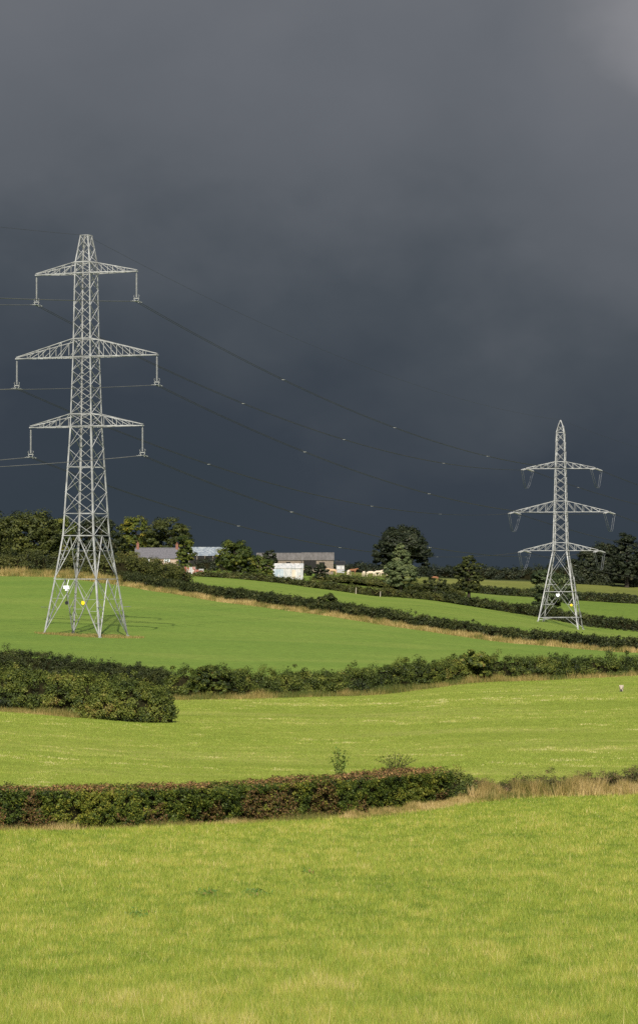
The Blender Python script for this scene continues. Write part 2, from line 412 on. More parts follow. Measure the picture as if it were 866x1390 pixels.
blades('field_grass', np.stack([x, d], 1), hg, sw * 0.009 * (d / 55.0) * rng.uniform(.7, 1.3, x.size), np.clip(tt, 0, 1), M['grass_near'],
       label='short yellow green grass of the foreground field', cat='grass')

px, d = scatter_zone(560000, -130, 1000, 121, 300, 1.3)
px2, d2 = scatter_sides(230000, 566, 14, 121, 310, 1.2); px, d = np.r_[px, px2], np.r_[d, d2]
ok = (d > curve_d('hedge1', px) + 0.8) & (d < curve_d('hedge2', px) - 0.5)
px, d = px[ok], d[ok]; x = (px - PXC) / F * d
wy = d + 0.10 * x + 1.5 * vnoise(x / 9, d / 9, 0, 3)
wy = wy + 3.0 * vnoise(x / 4.5, d / 14, 0, 61)
streak = fbm(x / 2.0, wy / 1.6, 0, 41, 4); broad = fbm(x / 14, wy / 7, 0, 51, 2); fine = fbm(x / .6, wy / .7, 0, 44, 2)
tt = 0.43 + (streak - .5) * .6 + (broad - .5) * .6 + (fine - .5) * .5 + rng.normal(0, .10, x.size)
tt = np.where((streak + .5 * fine + rng.normal(0, .04, x.size) > .95) & (broad > .42), tt + .18, tt)
blades('meadow_grass', np.stack([x, d], 1), (0.05 + 0.07 * broad) * rng.uniform(.6, 1.3, x.size), 0.028 * (d / 190) * rng.uniform(.7, 1.3, x.size),
       np.clip(tt, 0, 1), M['grass_mid'], label='mown meadow grass with pale cut streaks between the trimmed hedge and tall hedge', cat='grass')

def strip_blades(name, pts, n, h, wid, mat, label, spread, tbase=.55, cat='dry grass', clump=.5, ragged=False):
    """pts: list of (px, d) along which tall grass grows"""
    P = np.array([[(p - PXC) / F * dd, dd] for p, dd in pts]); seg = np.linalg.norm(np.diff(P, axis=0), axis=1); cs = np.r_[0, np.cumsum(seg)]
    t = rng.random(n) * cs[-1]
    keep = vnoise(t / 1.3, 0.5, 0, 77) + rng.random(n) * .7 > clump
    t = t[keep]; k = np.clip(np.searchsorted(cs, t) - 1, 0, len(seg) - 1); u = (t - cs[k]) / seg[k]
    base = P[k] * (1 - u[:, None]) + P[k + 1] * u[:, None]
    nrm = np.diff(P, axis=0)[k]; nrm = np.stack([-nrm[:, 1], nrm[:, 0]], 1) / seg[k][:, None]
    off = rng.normal(0, spread, t.size)
    xy = base + nrm * off[:, None]
    hh = h * (0.45 + .9 * vnoise(t / 1.7, off, 0, 78)) * rng.uniform(.5, 1.2, t.size) * np.exp(-(off / (2.2 * spread)) ** 2)
    if ragged:
        hh = h * (.15 + 1.15 * vnoise(t / .7, off * 2, 0, 178) ** 1.5 + .35 * vnoise(t / 3.0, 1, 0, 179)) * rng.uniform(.5, 1.2, t.size)
        tbase = tbase + (vnoise(t / .25, off * 3, 0, 181) - .5) * .7
    tt = np.clip(tbase + (vnoise(t / 2.5, off, 0, 79) - .5) * .8 + rng.normal(0, .15, t.size), 0, 1)
    return blades(name, xy, hh, wid * rng.uniform(.6, 1.4, t.size), tt, mat, .22, label, cat)

# ------------------------------------------------------------------ leaves, hedges, trees
def leaf_quads(Pc, Nn, size, asp=0.6):
    n = len(Pc)
    r = rng.normal(0, 1, (n, 3)); a = np.cross(Nn, r); a /= np.linalg.norm(a, axis=1)[:, None] + 1e-9
    b = np.cross(Nn, a)
    s = (size * rng.uniform(.6, 1.35, n))[:, None] / 2
    V = np.stack([Pc - a * s, Pc + b * s * asp, Pc + a * s, Pc - b * s * asp], 1).reshape(-1, 3)
    return V, np.arange(4 * n).reshape(-1, 4)

def unit(v): return v / (np.linalg.norm(v, axis=1)[:, None] + 1e-9)

def hedge(name, label, pts, hts, width, leaf, dens, mat, cat='hedge', group=None, box=True, rough=.25, top_brown=False, seed=0, tb=.45, zoff=0.0, brown_low=False, uneven=.25, cr_=None):
    """pts (px,d) along the hedge base centre, hts heights in metres at those points"""
    P = np.array([[(p - PXC) / F * dd, dd] for p, dd in pts]); seg = np.linalg.norm(np.diff(P, axis=0), axis=1); cs = np.r_[0, np.cumsum(seg)]
    L = cs[-1]; hts = np.asarray(hts, float)
    def base(t):
        k = np.clip(np.searchsorted(cs, t, side='right') - 1, 0, len(seg) - 1); u = (t - cs[k]) / seg[k]
        b = P[k] * (1 - u[:, None]) + P[k + 1] * u[:, None]
        dr = np.diff(P, axis=0)[k] / seg[k][:, None]
        return b, np.stack([-dr[:, 1], dr[:, 0]], 1), np.interp(t, cs, hts)
    def surf(t, phi):
        """phi 0..1 : front foot -> top -> back foot"""
        b, nr, H = base(t)
        var = 1 + (fbm(t / (2.2 if box else 1.6 + H), .3, 0, seed + 1, 3) - .5) * 2 * uneven
        H = H * var
        wv = width * (0.85 + .5 * (vnoise(t / 2.5, phi * 3, 0, seed + 2) - .3))
        endt = np.clip(np.minimum(t, L - t) / (width * .5), 0, 1) ** .5
        if box:
            f = .4; c = np.where(phi < f, 1, np.where(phi > 1 - f, -1, 1 - 2 * (phi - f) / (1 - 2 * f)))
            sz = np.where(phi < f, phi / f, np.where(phi > 1 - f, (1 - phi) / f, 1.0))
            rnd = 1 - .10 * np.clip((np.abs(c) - .6) / .4, 0, 1) ** 2 * np.clip(sz - .8, 0, .2) * 5
            ox = -c * wv / 2 * endt; oz = sz * H * (0.3 + .7 * endt) * rnd; s = np.where(np.abs(c) >= 1, .1, 1.0)
        else:
            ang = np.pi * phi; c, s = np.cos(ang), np.sin(ang)
            ox = -np.sign(c) * np.abs(c) ** .6 * wv / 2 * endt; oz = np.abs(s) ** .85 * H * (0.3 + .7 * endt)
        bump = (fbm(t / (.55 * max(1, leaf * 8)), phi * 5, 0, seed + 3, 2) - .5) * rough * 2
        ox = ox * (1 + bump / max(width, .1) * 1.2); oz = oz * (1 + bump / np.maximum(H, .1) * .6)
        xy = b + nr * (-ox)[:, None] * -1
        return xy, oz, c, s, nr
    # area to leaf count
    Hm = float(hts.mean()); n = int(L * (2 * Hm + width) * dens)
    # leaves gather in clumps that swell out of the hedge; gaps between them stay dark
    cr0 = cr_ if cr_ else (leaf * 2.6 + .05)
    nc = max(30, int(L * (2 * Hm + width) / (cr0 * cr0 * 1.7)))
    def pick(m_):
        t_ = rng.random(m_) * L; ph_ = rng.random(m_); q_ = rng.random(m_)
        return t_, np.where(q_ < .4, ph_ * .5, ph_)
    tc_, pc_ = pick(nc); xyc, ozc, cc_, sc_, nrc = surf(tc_, pc_); bc, _, _ = base(tc_)
    push = rng.normal(0, .34, nc) * cr0 * (np.where(sc_ > .8, .45, 1.0) if box else 1.0); fxc = xyc - bc
    outc = np.stack([fxc[:, 0], fxc[:, 1]], 1); outc /= np.linalg.norm(outc, axis=1)[:, None] + 1e-6
    xyc = xyc + outc * (push - cr0 * .35)[:, None]; ozc = ozc + push * sc_ - cr0 * .35 * sc_
    if not box:                                       # stray shoots that break the top line
        ozc = np.where((rng.random(nc) < .10) & (sc_ > .8), ozc + rng.random(nc) * cr0 * (1.8 if leaf < .2 else .5), ozc)
    crr = cr0 * rng.uniform(.6, 1.45, nc); ctint = rng.normal(0, .13, nc)
    k = rng.integers(0, nc, n); ldir = unit(rng.normal(0, 1, (n, 3)))
    rr = (crr[k] * rng.random(n) ** .4)
    xy = xyc[k] + ldir[:, :2] * rr[:, None]; oz2 = np.maximum(ozc[k] + ldir[:, 2] * rr * .85, .02)
    t = np.clip(tc_[k], 0, L); b = bc[k]; nr = nrc[k]; c = cc_[k]; s = sc_[k]; fx = fxc[k]
    gz = height(b[:, 0], b[:, 1]) + zoff
    Pc = np.stack([xy[:, 0], xy[:, 1], gz + oz2], 1)
    out = np.zeros((n, 3)); out[:, 2] = s * .8 + .25
    sgn = np.sign((fx * nr).sum(1)); out[:, 0] = nr[:, 0] * sgn * np.abs(c); out[:, 1] = nr[:, 1] * sgn * np.abs(c)
    Nn = unit(out * .6 + ldir * .6 + rng.normal(0, .4, (n, 3)))
    V, Fc = leaf_quads(Pc, Nn, leaf * rng.choice([.65, .9, 1.2, 1.5], n, p=[.35, .35, .2, .1]))
    cl = fbm(t / 1.1 / max(1, leaf * 5), oz2 / .7, 0, seed + 9, 3); sp = fbm(t / 5, oz2 / 3, 0, seed + 15, 2)
    tn = tb + ctint[k] + (cl - .5) * .5 + (sp - .5) * .55 + rng.normal(0, .10, n)
    tn = np.clip(tn, 0, .72 if (top_brown or brown_low) else np.where(rng.random(n) < .12, 1, .9))
    H = base(t)[2]
    if top_brown:
        isT = (oz2 > H * (.925 + .03 * rng.normal(0, 1, n))) & (rng.random(n) < .85 * np.clip((vnoise(t / 2.2, 3.3, 0, seed + 21) * 1.9 - .15), 0, 1)); tn = np.where(isT, rng.uniform(.80, 1, n), tn)
    if brown_low:
        lo = (vnoise(t / 1.0, 8.8, 0, seed + 22) + vnoise(t / .35, oz2 * 2, 0, seed + 23) * .4 - oz2 / H * .62 > .50) & (rng.random(n) < .75)
        tn = np.where(lo, rng.uniform(.76, .93, n), tn)
    # solid inner core of stems, coloured dark for the shade between clumps
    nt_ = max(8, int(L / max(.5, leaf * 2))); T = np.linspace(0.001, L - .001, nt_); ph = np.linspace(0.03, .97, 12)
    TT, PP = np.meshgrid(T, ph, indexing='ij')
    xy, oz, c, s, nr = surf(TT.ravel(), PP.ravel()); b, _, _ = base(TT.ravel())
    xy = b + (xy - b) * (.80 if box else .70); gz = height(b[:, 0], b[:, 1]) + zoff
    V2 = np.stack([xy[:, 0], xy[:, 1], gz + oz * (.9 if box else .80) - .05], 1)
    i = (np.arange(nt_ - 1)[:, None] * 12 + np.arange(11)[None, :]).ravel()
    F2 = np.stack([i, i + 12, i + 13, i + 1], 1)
    o0 = W(pts[0][0], pts[0][1])
    VV = np.concatenate([V, V2]) - np.array(o0)
    FF = np.concatenate([Fc, F2 + len(V)])
    me = mesh_np(name, VV, FF, np.r_[tn, np.zeros(len(F2))], np.r_[np.zeros(n), np.ones(len(F2))])
    o = link(name, me, [mat, M['core']], None, o0)
    return tag(o, label, cat, group)

def crown_mesh(name, blobs, leaf, nleaf, tb=.5, seed=0, drop=0.0, flat=0.7):
    """blobs: (cx,cy,cz,rx,ry,rz); leaf clumps spread through each, with gaps"""
    Vs, Fs, Ts = [], [], []; off = 0
    vol = np.array([b[3] * b[5] for b in blobs]); share = vol / vol.sum()
    for (cx, cy, cz, rx, ry, rz), sh in zip(blobs, share):
        n = int(nleaf * 1.7 * sh); nc = max(10, int(n / 85))
        dr = unit(rng.normal(0, 1, (nc, 3))); dr[:, 2] = np.where(dr[:, 2] < -.55, -dr[:, 2], dr[:, 2])
        rad = rng.uniform(.45, 1.05, nc) ** .6
        cc = np.array([cx, cy, cz]) + dr * rad[:, None] * np.array([rx, ry, rz])
        cr = min(rx, rz) * rng.uniform(.16, .32, nc); ct = rng.normal(0, .16, nc)
        k = rng.integers(0, nc, n)
        ld = unit(rng.normal(0, 1, (n, 3)))
        lp = cc[k] + ld * (cr[k] * rng.random(n) ** .4)[:, None] * np.array([1.15, 1.15, flat])
        nn = unit(ld * .7 + dr[k] * .5 + np.array([0, 0, .4]) + rng.normal(0, .35, (n, 3)))
        V, Fc = leaf_quads(lp, nn, np.full(n, leaf * 1.12), .75)
        Vs.append(V); Fs.append(Fc + off); off += len(V)
        Ts.append(np.clip(tb + ct[k] + rng.normal(0, .12, n) + (fbm(lp[:, 0] / 3 + seed, lp[:, 2] / 3, lp[:, 1] / 3, seed, 2) - .5) * .5, 0, 1))
    return mesh_np(name, np.concatenate(Vs), np.concatenate(Fs), np.concatenate(Ts))

def tree(name, label, px, d, width_px, top_y, mat, cat='tree', group=None, leaf=.35, nleaf=9000, trunk=.22, blobs=None, tb=.5, base_y=None, seed=None, low=.18):
    """trunk = share of the height free of leaves; blobs in units (of half width, of height) override"""
    s = F / d; b = W(px, d); Ht = (YH - top_y) / s - b.z; R = width_px / s / 2
    seed = seed if seed is not None else int(px) % 97
    rs = random.Random(seed)
    t = thing(name, label, cat, b, rs.uniform(0, 6), group)
    t.rotation_euler = (0, 0, 0)
    if blobs is None:
        z0 = Ht * trunk
        mid = (z0 + Ht) / 2; hh = (Ht - z0) / 2
        blobs = [(0, 0, mid + hh * .05, R * .84, R * .84, hh * .93)]
        if trunk < .12:                                # foliage hangs to the ground: a skirt of low boughs
            for k in range(5):
                a = k * 1.257 + rs.uniform(-.3, .3)
                blobs.append((math.cos(a) * R * .5, math.sin(a) * R * .45, z0 + hh * rs.uniform(.28, .42), R * .5, R * .45, hh * .42))
        for k in range(7):
            a = k * 2 * math.pi / 7 + rs.uniform(-.3, .3); rr = rs.uniform(.42, .6)
            zz = mid + rs.uniform(-.45, .38) * hh
            blobs.append((math.cos(a) * R * rr, math.sin(a) * R * rr, zz, R * rs.uniform(.36, .52), R * .45, hh * rs.uniform(.32, .5)))
    else:
        blobs = [(x * R, y * R, z * Ht, rx * R, ry * R, rz * Ht) for x, y, z, rx, ry, rz in blobs]
    link('crown', crown_mesh('crown', blobs, leaf, nleaf, tb, seed), mat, t)
    m = MB(); r0 = max(.18, Ht * .035)
    m.tube([(0, 0, -.3), (0, 0, Ht * .15), (R * .03, 0, Ht * .4), (0, R * .02, Ht * .72)], [r0 * 1.3, r0, r0 * .75, r0 * .3], 8)
    for k in range(8):
        bb = blobs[k % len(blobs)]; z = Ht * (max(.12, trunk * .7) + .07 * k) 
        e = Vector((bb[0] + rs.uniform(-.3, .3) * bb[3], bb[1], bb[2])); e.z = max(e.z, z + .1)
        a = rs.uniform(0, 6.28)
        st = Vector((0, 0, min(z, Ht * .6))); md = (st + e) / 2 + Vector((math.cos(a), math.sin(a), .5)) * R * .06
        m.tube([st, md, e], [r0 * .5, r0 * .33, r0 * .12], 6)
    m.build('trunk', M['bark'], t)
    return t

# ---- hedges
hedge('trimmed_hedge', 'flat-topped trimmed hedge with rusty brown top across the foreground',
      [(-330, 113), (-120, 117.5), (0, 120.5), (130, 124.5), (250, 128.8), (400, 135), (500, 140), (596, 146)],
      [1.6, 1.6, 1.60, 1.58, 1.60, 1.72, 1.75, 1.68], 1.9, .075, 950, M['hedge_trim'], box=True, rough=.16, top_brown=True, brown_low=True, seed=3, tb=.42, uneven=.035, cr_=.15)
hedge('hedge_end_bush', 'rounded dark bush closing the right end of the trimmed hedge', [(592, 146.5), (640, 148)], [1.35, 1.1], 1.8, .08, 800, M['hedge_wild'], cat='bush', box=False, rough=.25, seed=8, tb=.42)
hedge('bramble_hedge', 'low ragged bramble hedge among dry grass right of the trimmed hedge',
      [(630, 147.8), (700, 149.8), (780, 151.3), (866, 153.2), (1000, 156.4), (1166, 159)], [.85, .75, .95, .95, 1.0, 1.0], 1.7, .055, 900, M['bramble'], box=False, rough=.3, seed=12, tb=.50, uneven=.55, cr_=.20)
hedge('tall_hedge', 'big dark hedge ending at a field corner on the left', [(-330, 232), (-150, 231), (0, 228), (120, 225.5), (234, 223.5)],
      [2.9, 2.9, 2.9, 3.0, 2.75], 4.0, .125, 420, M['hedge_wild'], box=False, rough=.5, seed=17, tb=.43, cr_=.40, uneven=.05)
hedge('field_hedge', 'overgrown hedge crossing behind the mown meadow', [(225, 268), (300, 270), (430, 276.5), (530, 282), (640, 292), (760, 297), (866, 302), (1000, 306), (1166, 312)],
      [2.3, 2.3, 1.95, 2.2, 2.3, 1.8, 1.6, 1.6, 1.6], 2.8, .125, 400, M['hedge_wild'], box=False, rough=.5, seed=23, tb=.42, cr_=.40, uneven=.16)
hedge('back_hedge', 'ragged hedge rising behind the big dark hedge on the left', [(-330, 305), (-100, 303), (0, 300), (90, 296), (180, 288), (235, 280)],
      [2.5, 2.4, 2.35, 2.05, 1.6, 1.5], 2.2, .13, 340, M['hedge_dark'], box=False, rough=.45, seed=29, tb=.46, cr_=.40, uneven=.2)
hedge('diagonal_hedge', 'long dark hedge running diagonally beyond the near pylon', [(165, 611), (230, 588), (300, 566), (366, 548), (433, 531), (500, 517), (560, 506), (630, 493), (700, 481), (780, 466), (866, 451), (1000, 446), (1166, 441)],
      [2.4, 2.3, 2.3, 2.3, 2.2, 2.2, 2.2, 2.1, 2.0, 2.0, 1.9, 1.9, 1.9], 2.6, .25, 110, M['hedge_dark'], box=False, rough=.4, seed=31, tb=.5, cr_=.5, uneven=.16)
hedge('bank_scrub', 'tall mixed scrub along the bank behind the near pylon', [(-330, 690), (-150, 672), (0, 660), (70, 645), (165, 640), (250, 668)],
      [4.6, 4.6, 4.7, 4.8, 4.6, 3.0], 6.5, .36, 34, M['scrub'], cat='scrub', box=False, rough=.9, seed=37, tb=.45, uneven=.2)
hedge('farm_hedge', 'olive hedge in front of the slate roofed cottage', [(120, 735), (165, 742), (200, 744), (246, 744)],
      [4.2, 4.2, 3.6, 2.2], 4.0, .36, 42, M['scrub'], box=False, rough=.6, seed=41, tb=.62, uneven=.16)
hedge('lane_hedge', 'weedy hedge along the top of the upper field below the farm', [(262, 741), (300, 742), (340, 743), (430, 746), (514, 753), (560, 761), (600, 768)],
      [1.3, 1.5, 1.7, 1.6, 2.0, 2.0, 1.6], 3.4, .28, 60, M['scrub'], box=False, rough=.6, seed=43, tb=.42, cr_=.5, uneven=.25)
hedge('valley_hedge', 'dark hedge sloping down towards the far pylon', [(585, 767), (648, 777), (700, 786), (730, 791), (770, 793), (807, 792), (866, 787), (1000, 783), (1166, 781)],
      [2.0, 2.2, 2.3, 2.6, 2.8, 2.9, 2.9, 2.8, 2.8], 3.0, .32, 62, M['hedge_dark'], box=False, rough=.6, seed=47, tb=.45, cr_=.5, uneven=.22)
hedge('strip_hedge', 'narrow dark hedge above the valley strip field', [(600, 938), (648, 951), (730, 956), (800, 958), (866, 961), (1000, 965), (1166, 970)],
      [2.0, 2.2, 2.2, 2.6, 2.4, 2.4, 2.4], 3.2, .38, 46, M['hedge_dark'], box=False, rough=.6, seed=53, tb=.42, cr_=.5, uneven=.22)
hedge('pasture_scrub', 'rough scrub on the bank below the grazing cattle', [(425, 800), (470, 806), (514, 812), (560, 830), (615, 850)],
      [1.8, 1.8, 2.1, 2.4, 2.4], 14.0, .36, 16, M['scrub'], cat='scrub', box=False, rough=.8, seed=59, tb=.5, uneven=.3)
hedge('skyline_hedge', 'dark skyline hedge behind the grazing cattle', [(445, 1085), (500, 1090), (560, 1100), (620, 1115), (700, 1125), (790, 1130)],
      [2.6, 2.8, 3.4, 4.2, 4.8, 5.5], 5, .5, 24, M['dark_tree'], box=False, rough=.9, seed=61, tb=.45, uneven=.3)
hedge('wood_edge', 'dark undergrowth along the foot of the skyline wood on the right', [(770, 1118), (820, 1124), (866, 1122), (1000, 1130), (1166, 1134)],
      [5.5, 8.5, 8.0, 8, 8], 9, .55, 18, M['dark_tree'], cat='scrub', box=False, rough=.9, seed=71, tb=.45, uneven=.25)
hedge('farmyard_hedge', 'dark hedge behind the rusty sheeting by the farm', [(262, 800), (300, 800), (345, 800)], [2.6, 2.8, 2.4], 4, .34, 40, M['dark_tree'], box=False, rough=.7, seed=67, tb=.55, uneven=.25)

# dry grass strips
strip_blades('dry_verge_grass', [(165, 605), (230, 582), (300, 560.5), (366, 543), (433, 526), (500, 512), (560, 501), (630, 488), (700, 476), (780, 462), (866, 448), (1166, 437)],
             46000, .95, .09, M['straw'], 'straw coloured verge grass along the foot of the diagonal hedge', .9, .46, clump=.55)
strip_blades('bank_grass', [(-300, 668), (0, 648), (70, 634), (165, 607)], 34000, 1.7, .12, M['straw'], 'tall dry grass on the bank behind the near pylon', 1.5, .36, clump=.5)
strip_blades('hedge_foot_grass', [(-200, 115), (0, 119), (250, 127), (400, 132.8), (480, 136.5)], 14000, .30, .012, M['straw'], 'dry stems at the foot of the trimmed hedge', .22, .5, clump=.75)
strip_blades('fallow_grass', [(455, 135.3), (500, 137.6), (560, 141), (600, 143.6), (660, 146.4)], 22000, .32, .03, M['straw'], 'pale dead grass on the ground at the right end of the trimmed hedge', .5, .50, clump=.5, ragged=True)
strip_blades('tall_dry_grass', [(630, 146.6), (700, 148.6), (780, 150.0), (866, 151.8), (1000, 154.8), (1166, 157.4)], 52000, .80, .03, M['straw'], 'tall dry grass among the brambles at the edge of the near field', .5, .46, clump=.5, ragged=True)
strip_blades('meadow_edge_grass', [(-200, 228.5), (0, 225.4), (60, 224.2), (110, 223.2)], 13000, .6, .03, M['straw'], 'dry grass tufts at the foot of the big dark hedge', .6, .5, clump=.7)
strip_blades('rank_grass', [(232, 262), (430, 273.5), (530, 278.5), (640, 288.5), (866, 299), (1166, 309)], 24000, .7, .035, M['straw'], 'rank grass at the foot of the overgrown hedge', .7, .22, clump=.6)

# pylon foot grass: rough turf left uncut under the tower
def patch(name, cx, cd, rx, rd, n, h, wid, label, tb):
    a = rng.random(n) * 2 * math.pi; r = np.sqrt(rng.random(n)); x = cx + np.cos(a) * r * rx; y = cd + np.sin(a) * r * rd
    k = vnoise(x / 1.2, y / .5, 0, 5) > .45; x, y = x[k], y[k]
    blades(name, np.stack([x, y], 1), h * rng.uniform(.4, 1.2, x.size), wid * rng.uniform(.6, 1.3, x.size), np.clip(tb + rng.normal(0, .2, x.size), 0, 1), M['straw'], .3, label, 'rough grass')

# ------------------------------------------------------------------ pylons
def lattice(t, levels, arms, tension, th, leg_w=.22, br=.09, peak=None, kpanels=(), xdiv=None, horiz=(), line_in=None, line_out=None, ins_len=3.7, slope_fix=None):
    """levels: (z, half side) bottom to top, local frame: x along the crossarms"""
    zs = [a for a, b in levels]; hs = [b for a, b in levels]
    def hw(z): return float(np.interp(z, zs, hs))
    def cor(i, z):
        h = hw(z); return Vector(((-1, 1, 1, -1)[i] * h, (-1, -1, 1, 1)[i] * h, z))
    for i in range(4):                                     # corner legs
        m = MB(); sx, sy = (1, -1, -1, 1)[i], (1, 1, -1, -1)[i]
        for (za, ha), (zb, hb) in zip(levels[:-1], levels[1:]):
            w = leg_w if zb < zs[-1] * .6 else leg_w * .72
            a = cor(i, za)
            if slope_fix and za == zs[0]: a = a + slope_fix[i]
            m.angle(a, cor(i, zb), w, .045, (sx, 0, 0), (0, sy, 0))
        if slope_fix:
            m.box(cor(i, zs[0]) + slope_fix[i] + Vector((0, 0, .0)), .34, .34, .3)
        m.build('leg', M['steel'], t)
    runs = []
    for za, zb in sorted(xdiv):
        if runs and abs(runs[-1][-1][1] - za) < .3: runs[-1].append((za, zb))
        else: runs.append([(za, zb)])
    for run in runs:
        m = MB()
        for za, zb in run:
            for i in range(4):
                j = (i + 1) % 4
                m.bar(cor(i, za), cor(j, zb), br, br * .6); m.bar(cor(j, za), cor(i, zb), br, br * .6)
        for z in horiz:
            if run[0][0] - .01 <= z <= run[-1][1] + .01:
                for i in range(4): m.bar(cor(i, z), cor((i + 1) % 4, z), br * 1.25, br)
        m.build('bracing', M['steel'], t)
    for ki, (za, zb) in enumerate(kpanels):                            # inverted V panels with secondary members
        m = MB()
        for i in range(4):
            j = (i + 1) % 4
            for a_, b_ in ((i, j), (j, i)):
                top = (cor(a_, zb) + cor(b_, zb)) / 2; foot = cor(a_, za)
                if slope_fix and za == zs[0]: foot = foot + slope_fix[a_]
                # main diagonal, doubled where it is a leg of the bottom panel
                m.bar(foot, top, br * 1.7, br * 1.1)
                prev = None
                for f in (.25, .45, .65, .85):
                    pl = foot + (cor(a_, zb) - foot) * f; pd = foot + (top - foot) * f
                    if f < .8: m.bar(pl, pd, br * .8, br * .5)
                    if prev is not None: m.bar(prev, pl if f < .8 else cor(a_, zb), br * .7, br * .5)
                    prev = pd
        # plan bracing at the head of the panel
        mids = [(cor(i, zb) + cor((i + 1) % 4, zb)) / 2 for i in range(4)]
        for i in range(4):
            m.bar(cor(i, zb), cor((i + 1) % 4, zb), br * 1.5, br * 1.2); m.bar(mids[i], mids[(i + 1) % 4], br * .8)
        m.build('lower_panel', M['steel'], t)
    tips = {}
    for lvl, (zl, zu, L) in enumerate(arms):
        for s in (-1, 1):
            m = MB(); hl, hu = hw(zl), hw(zu); e = .22 if not tension else .5
            tip = Vector((s * L, 0, zl))
            n = max(4, int((L - hl) / 1.75))
            for v in (-1, 1):
                a0 = Vector((s * hl, v * hl, zl)); a1 = Vector((s * L, v * e, zl)); b0 = Vector((s * hu, v * hu, zu)); b1 = Vector((s * L, v * e * .8, zl + .2))
                m.bar(a0, a1, .14, .12); m.bar(b0, b1, .12, .10)
                for k in range(n):
                    f0, f1 = k / n, (k + 1) / n
                    if k: m.bar(a0.lerp(a1, f0), b0.lerp(b1, f0), .065)
                    if k < n - 1: m.bar(b0.lerp(b1, f0), a0.lerp(a1, f1), .065)
            for k in range(n):
                f0, f1 = k / n, (k + 1) / n
                p0 = Vector((s * hl, -hl, zl)).lerp(Vector((s * L, -e, zl)), f0); q0 = Vector((s * hl, hl, zl)).lerp(Vector((s * L, e, zl)), f0)
                p1 = Vector((s * hl, -hl, zl)).lerp(Vector((s * L, -e, zl)), f1); q1 = Vector((s * hl, hl, zl)).lerp(Vector((s * L, e, zl)), f1)
                m.bar(p0, q1, .06); m.bar(q0, p1, .06) if k < n - 2 else None
            m.bar((s * L, -e - .1, zl), (s * L, e + .1, zl), .18, .14)
            m.build('crossarm', M['steel'], t)
            tips[(lvl, s)] = tip
    # arm root members on the tower
    for zl, zu, L in arms:
        m = MB()
        for z in (zl, zu):
            for i in range(4): m.bar(cor(i, z), cor((i + 1) % 4, z), .13, .12)
        for i in range(4):
            m.bar(cor(i, zl), cor((i + 1) % 4, zu), br, br * .6); m.bar(cor((i + 1) % 4, zl), cor(i, zu), br, br * .6)
        m.build('crossarm_collar', M['steel'], t)
    return tips, cor, hw

def disc_string(m, p, q, r=.15, n=18):
    """a string of insulator discs between p and q"""
    pts, rad = [], []
    p, q = Vector(p), Vector(q)
    for k in range(n):
        for f, rr in ((0, r * .35), (.35, r), (.55, r), (.62, r * .4)):
            pts.append(p.lerp(q, (k + f) / n)); rad.append(rr)
    m.tube(pts, rad, 8)

def to_world(t, v):
    a = t.rotation_euler.z; l = Vector(t.location)
    return l + Vector((v.x * math.cos(a) - v.y * math.sin(a), v.x * math.sin(a) + v.y * math.cos(a), v.z))

# near pylon: 10 photo pixels to the metre
TH1 = math.radians(23); B1 = Vector(((117.5 - PXC) / F * 420, 420, -9.35))
py1 = thing('electricity_pylon', 'tall near lattice pylon with hanging insulators in the smooth green field', 'electricity pylon', B1, -TH1, 'lattice pylons carrying the power line')
Z = lambda y: (YH - y) / 10.0 - B1.z
lev = [(0, 4.25), (Z(786), 3.2), (Z(727), 2.4), (Z(579), 1.65), (Z(484), 1.38), (Z(371), 1.2), (Z(356), 1.15), (Z(319.5), .62)]
def split(y0, y1, n): return [(Z(y0 + (y1 - y0) * k / n), Z(y0 + (y1 - y0) * (k + 1) / n)) for k in range(n)]
xd = split(727, 579, 5) + split(562, 484, 4) + split(460, 371, 4) + split(356, 319.5, 2)
fix = []
for i in range(4):
    c = Vector(((-1, 1, 1, -1)[i] * 4.25, (-1, -1, 1, 1)[i] * 4.25, 0)); w = to_world(py1, c)
    fix.append(Vector((0, 0, hz(w.x, w.y) - w.z)))
arms1 = [(Z(579), Z(562), 8.5), (Z(484.5), Z(460), 10.65), (Z(371), Z(356), 7.6)]
tips1, cor1, hw1 = lattice(py1, lev, arms1, False, TH1, leg_w=.22, br=.08, kpanels=[(0, Z(786)), (Z(786), Z(727))], xdiv=xd,
                           horiz=[Z(697), Z(634), Z(319.5)], slope_fix=fix)
ends1 = {}
for (lvl, s), tip in tips1.items():
    m = MB(); a = tip + Vector((0, 0, -.1)); b = tip + Vector((0, 0, -3.55))
    disc_string(m, a + Vector((0, 0, -.25)), b, .13, 20)
    m.tube([a, a + Vector((0, 0, -.3))], .04, 6)
    ins = m.build('insulator', M['glass_ins'], py1)
    m = MB()
    m.bar(b + Vector((-.3, 0, -.1)), b + Vector((.3, 0, -.1)), .07, .1)      # yoke
    for k in (-1, 1):
        m.bar(b + Vector((k * .4, 0, -.1)), b + Vector((k * .2, 0, -.5)), .06)
        m.tube([b + Vector((k * .3, 0, -.05)), b + Vector((k * .42, 0, .25)), b + Vector((k * .3, 0, .38))], .025, 5)
        m.tube([b + Vector((k * .2, -.75, -.48)), b + Vector((k * .2, 0, -.5)), b + Vector((k * .2, .75, -.48))], .05, 6)
        for u in (-1.1, 1.1):
            m.box(b + Vector((k * .2, u, -.56)), .08, .28, .1)
    m.build('clamp', M['wire_hw'], ins)
    ends1[(lvl, s)] = to_world(py1, b + Vector((0, 0, -.5)))
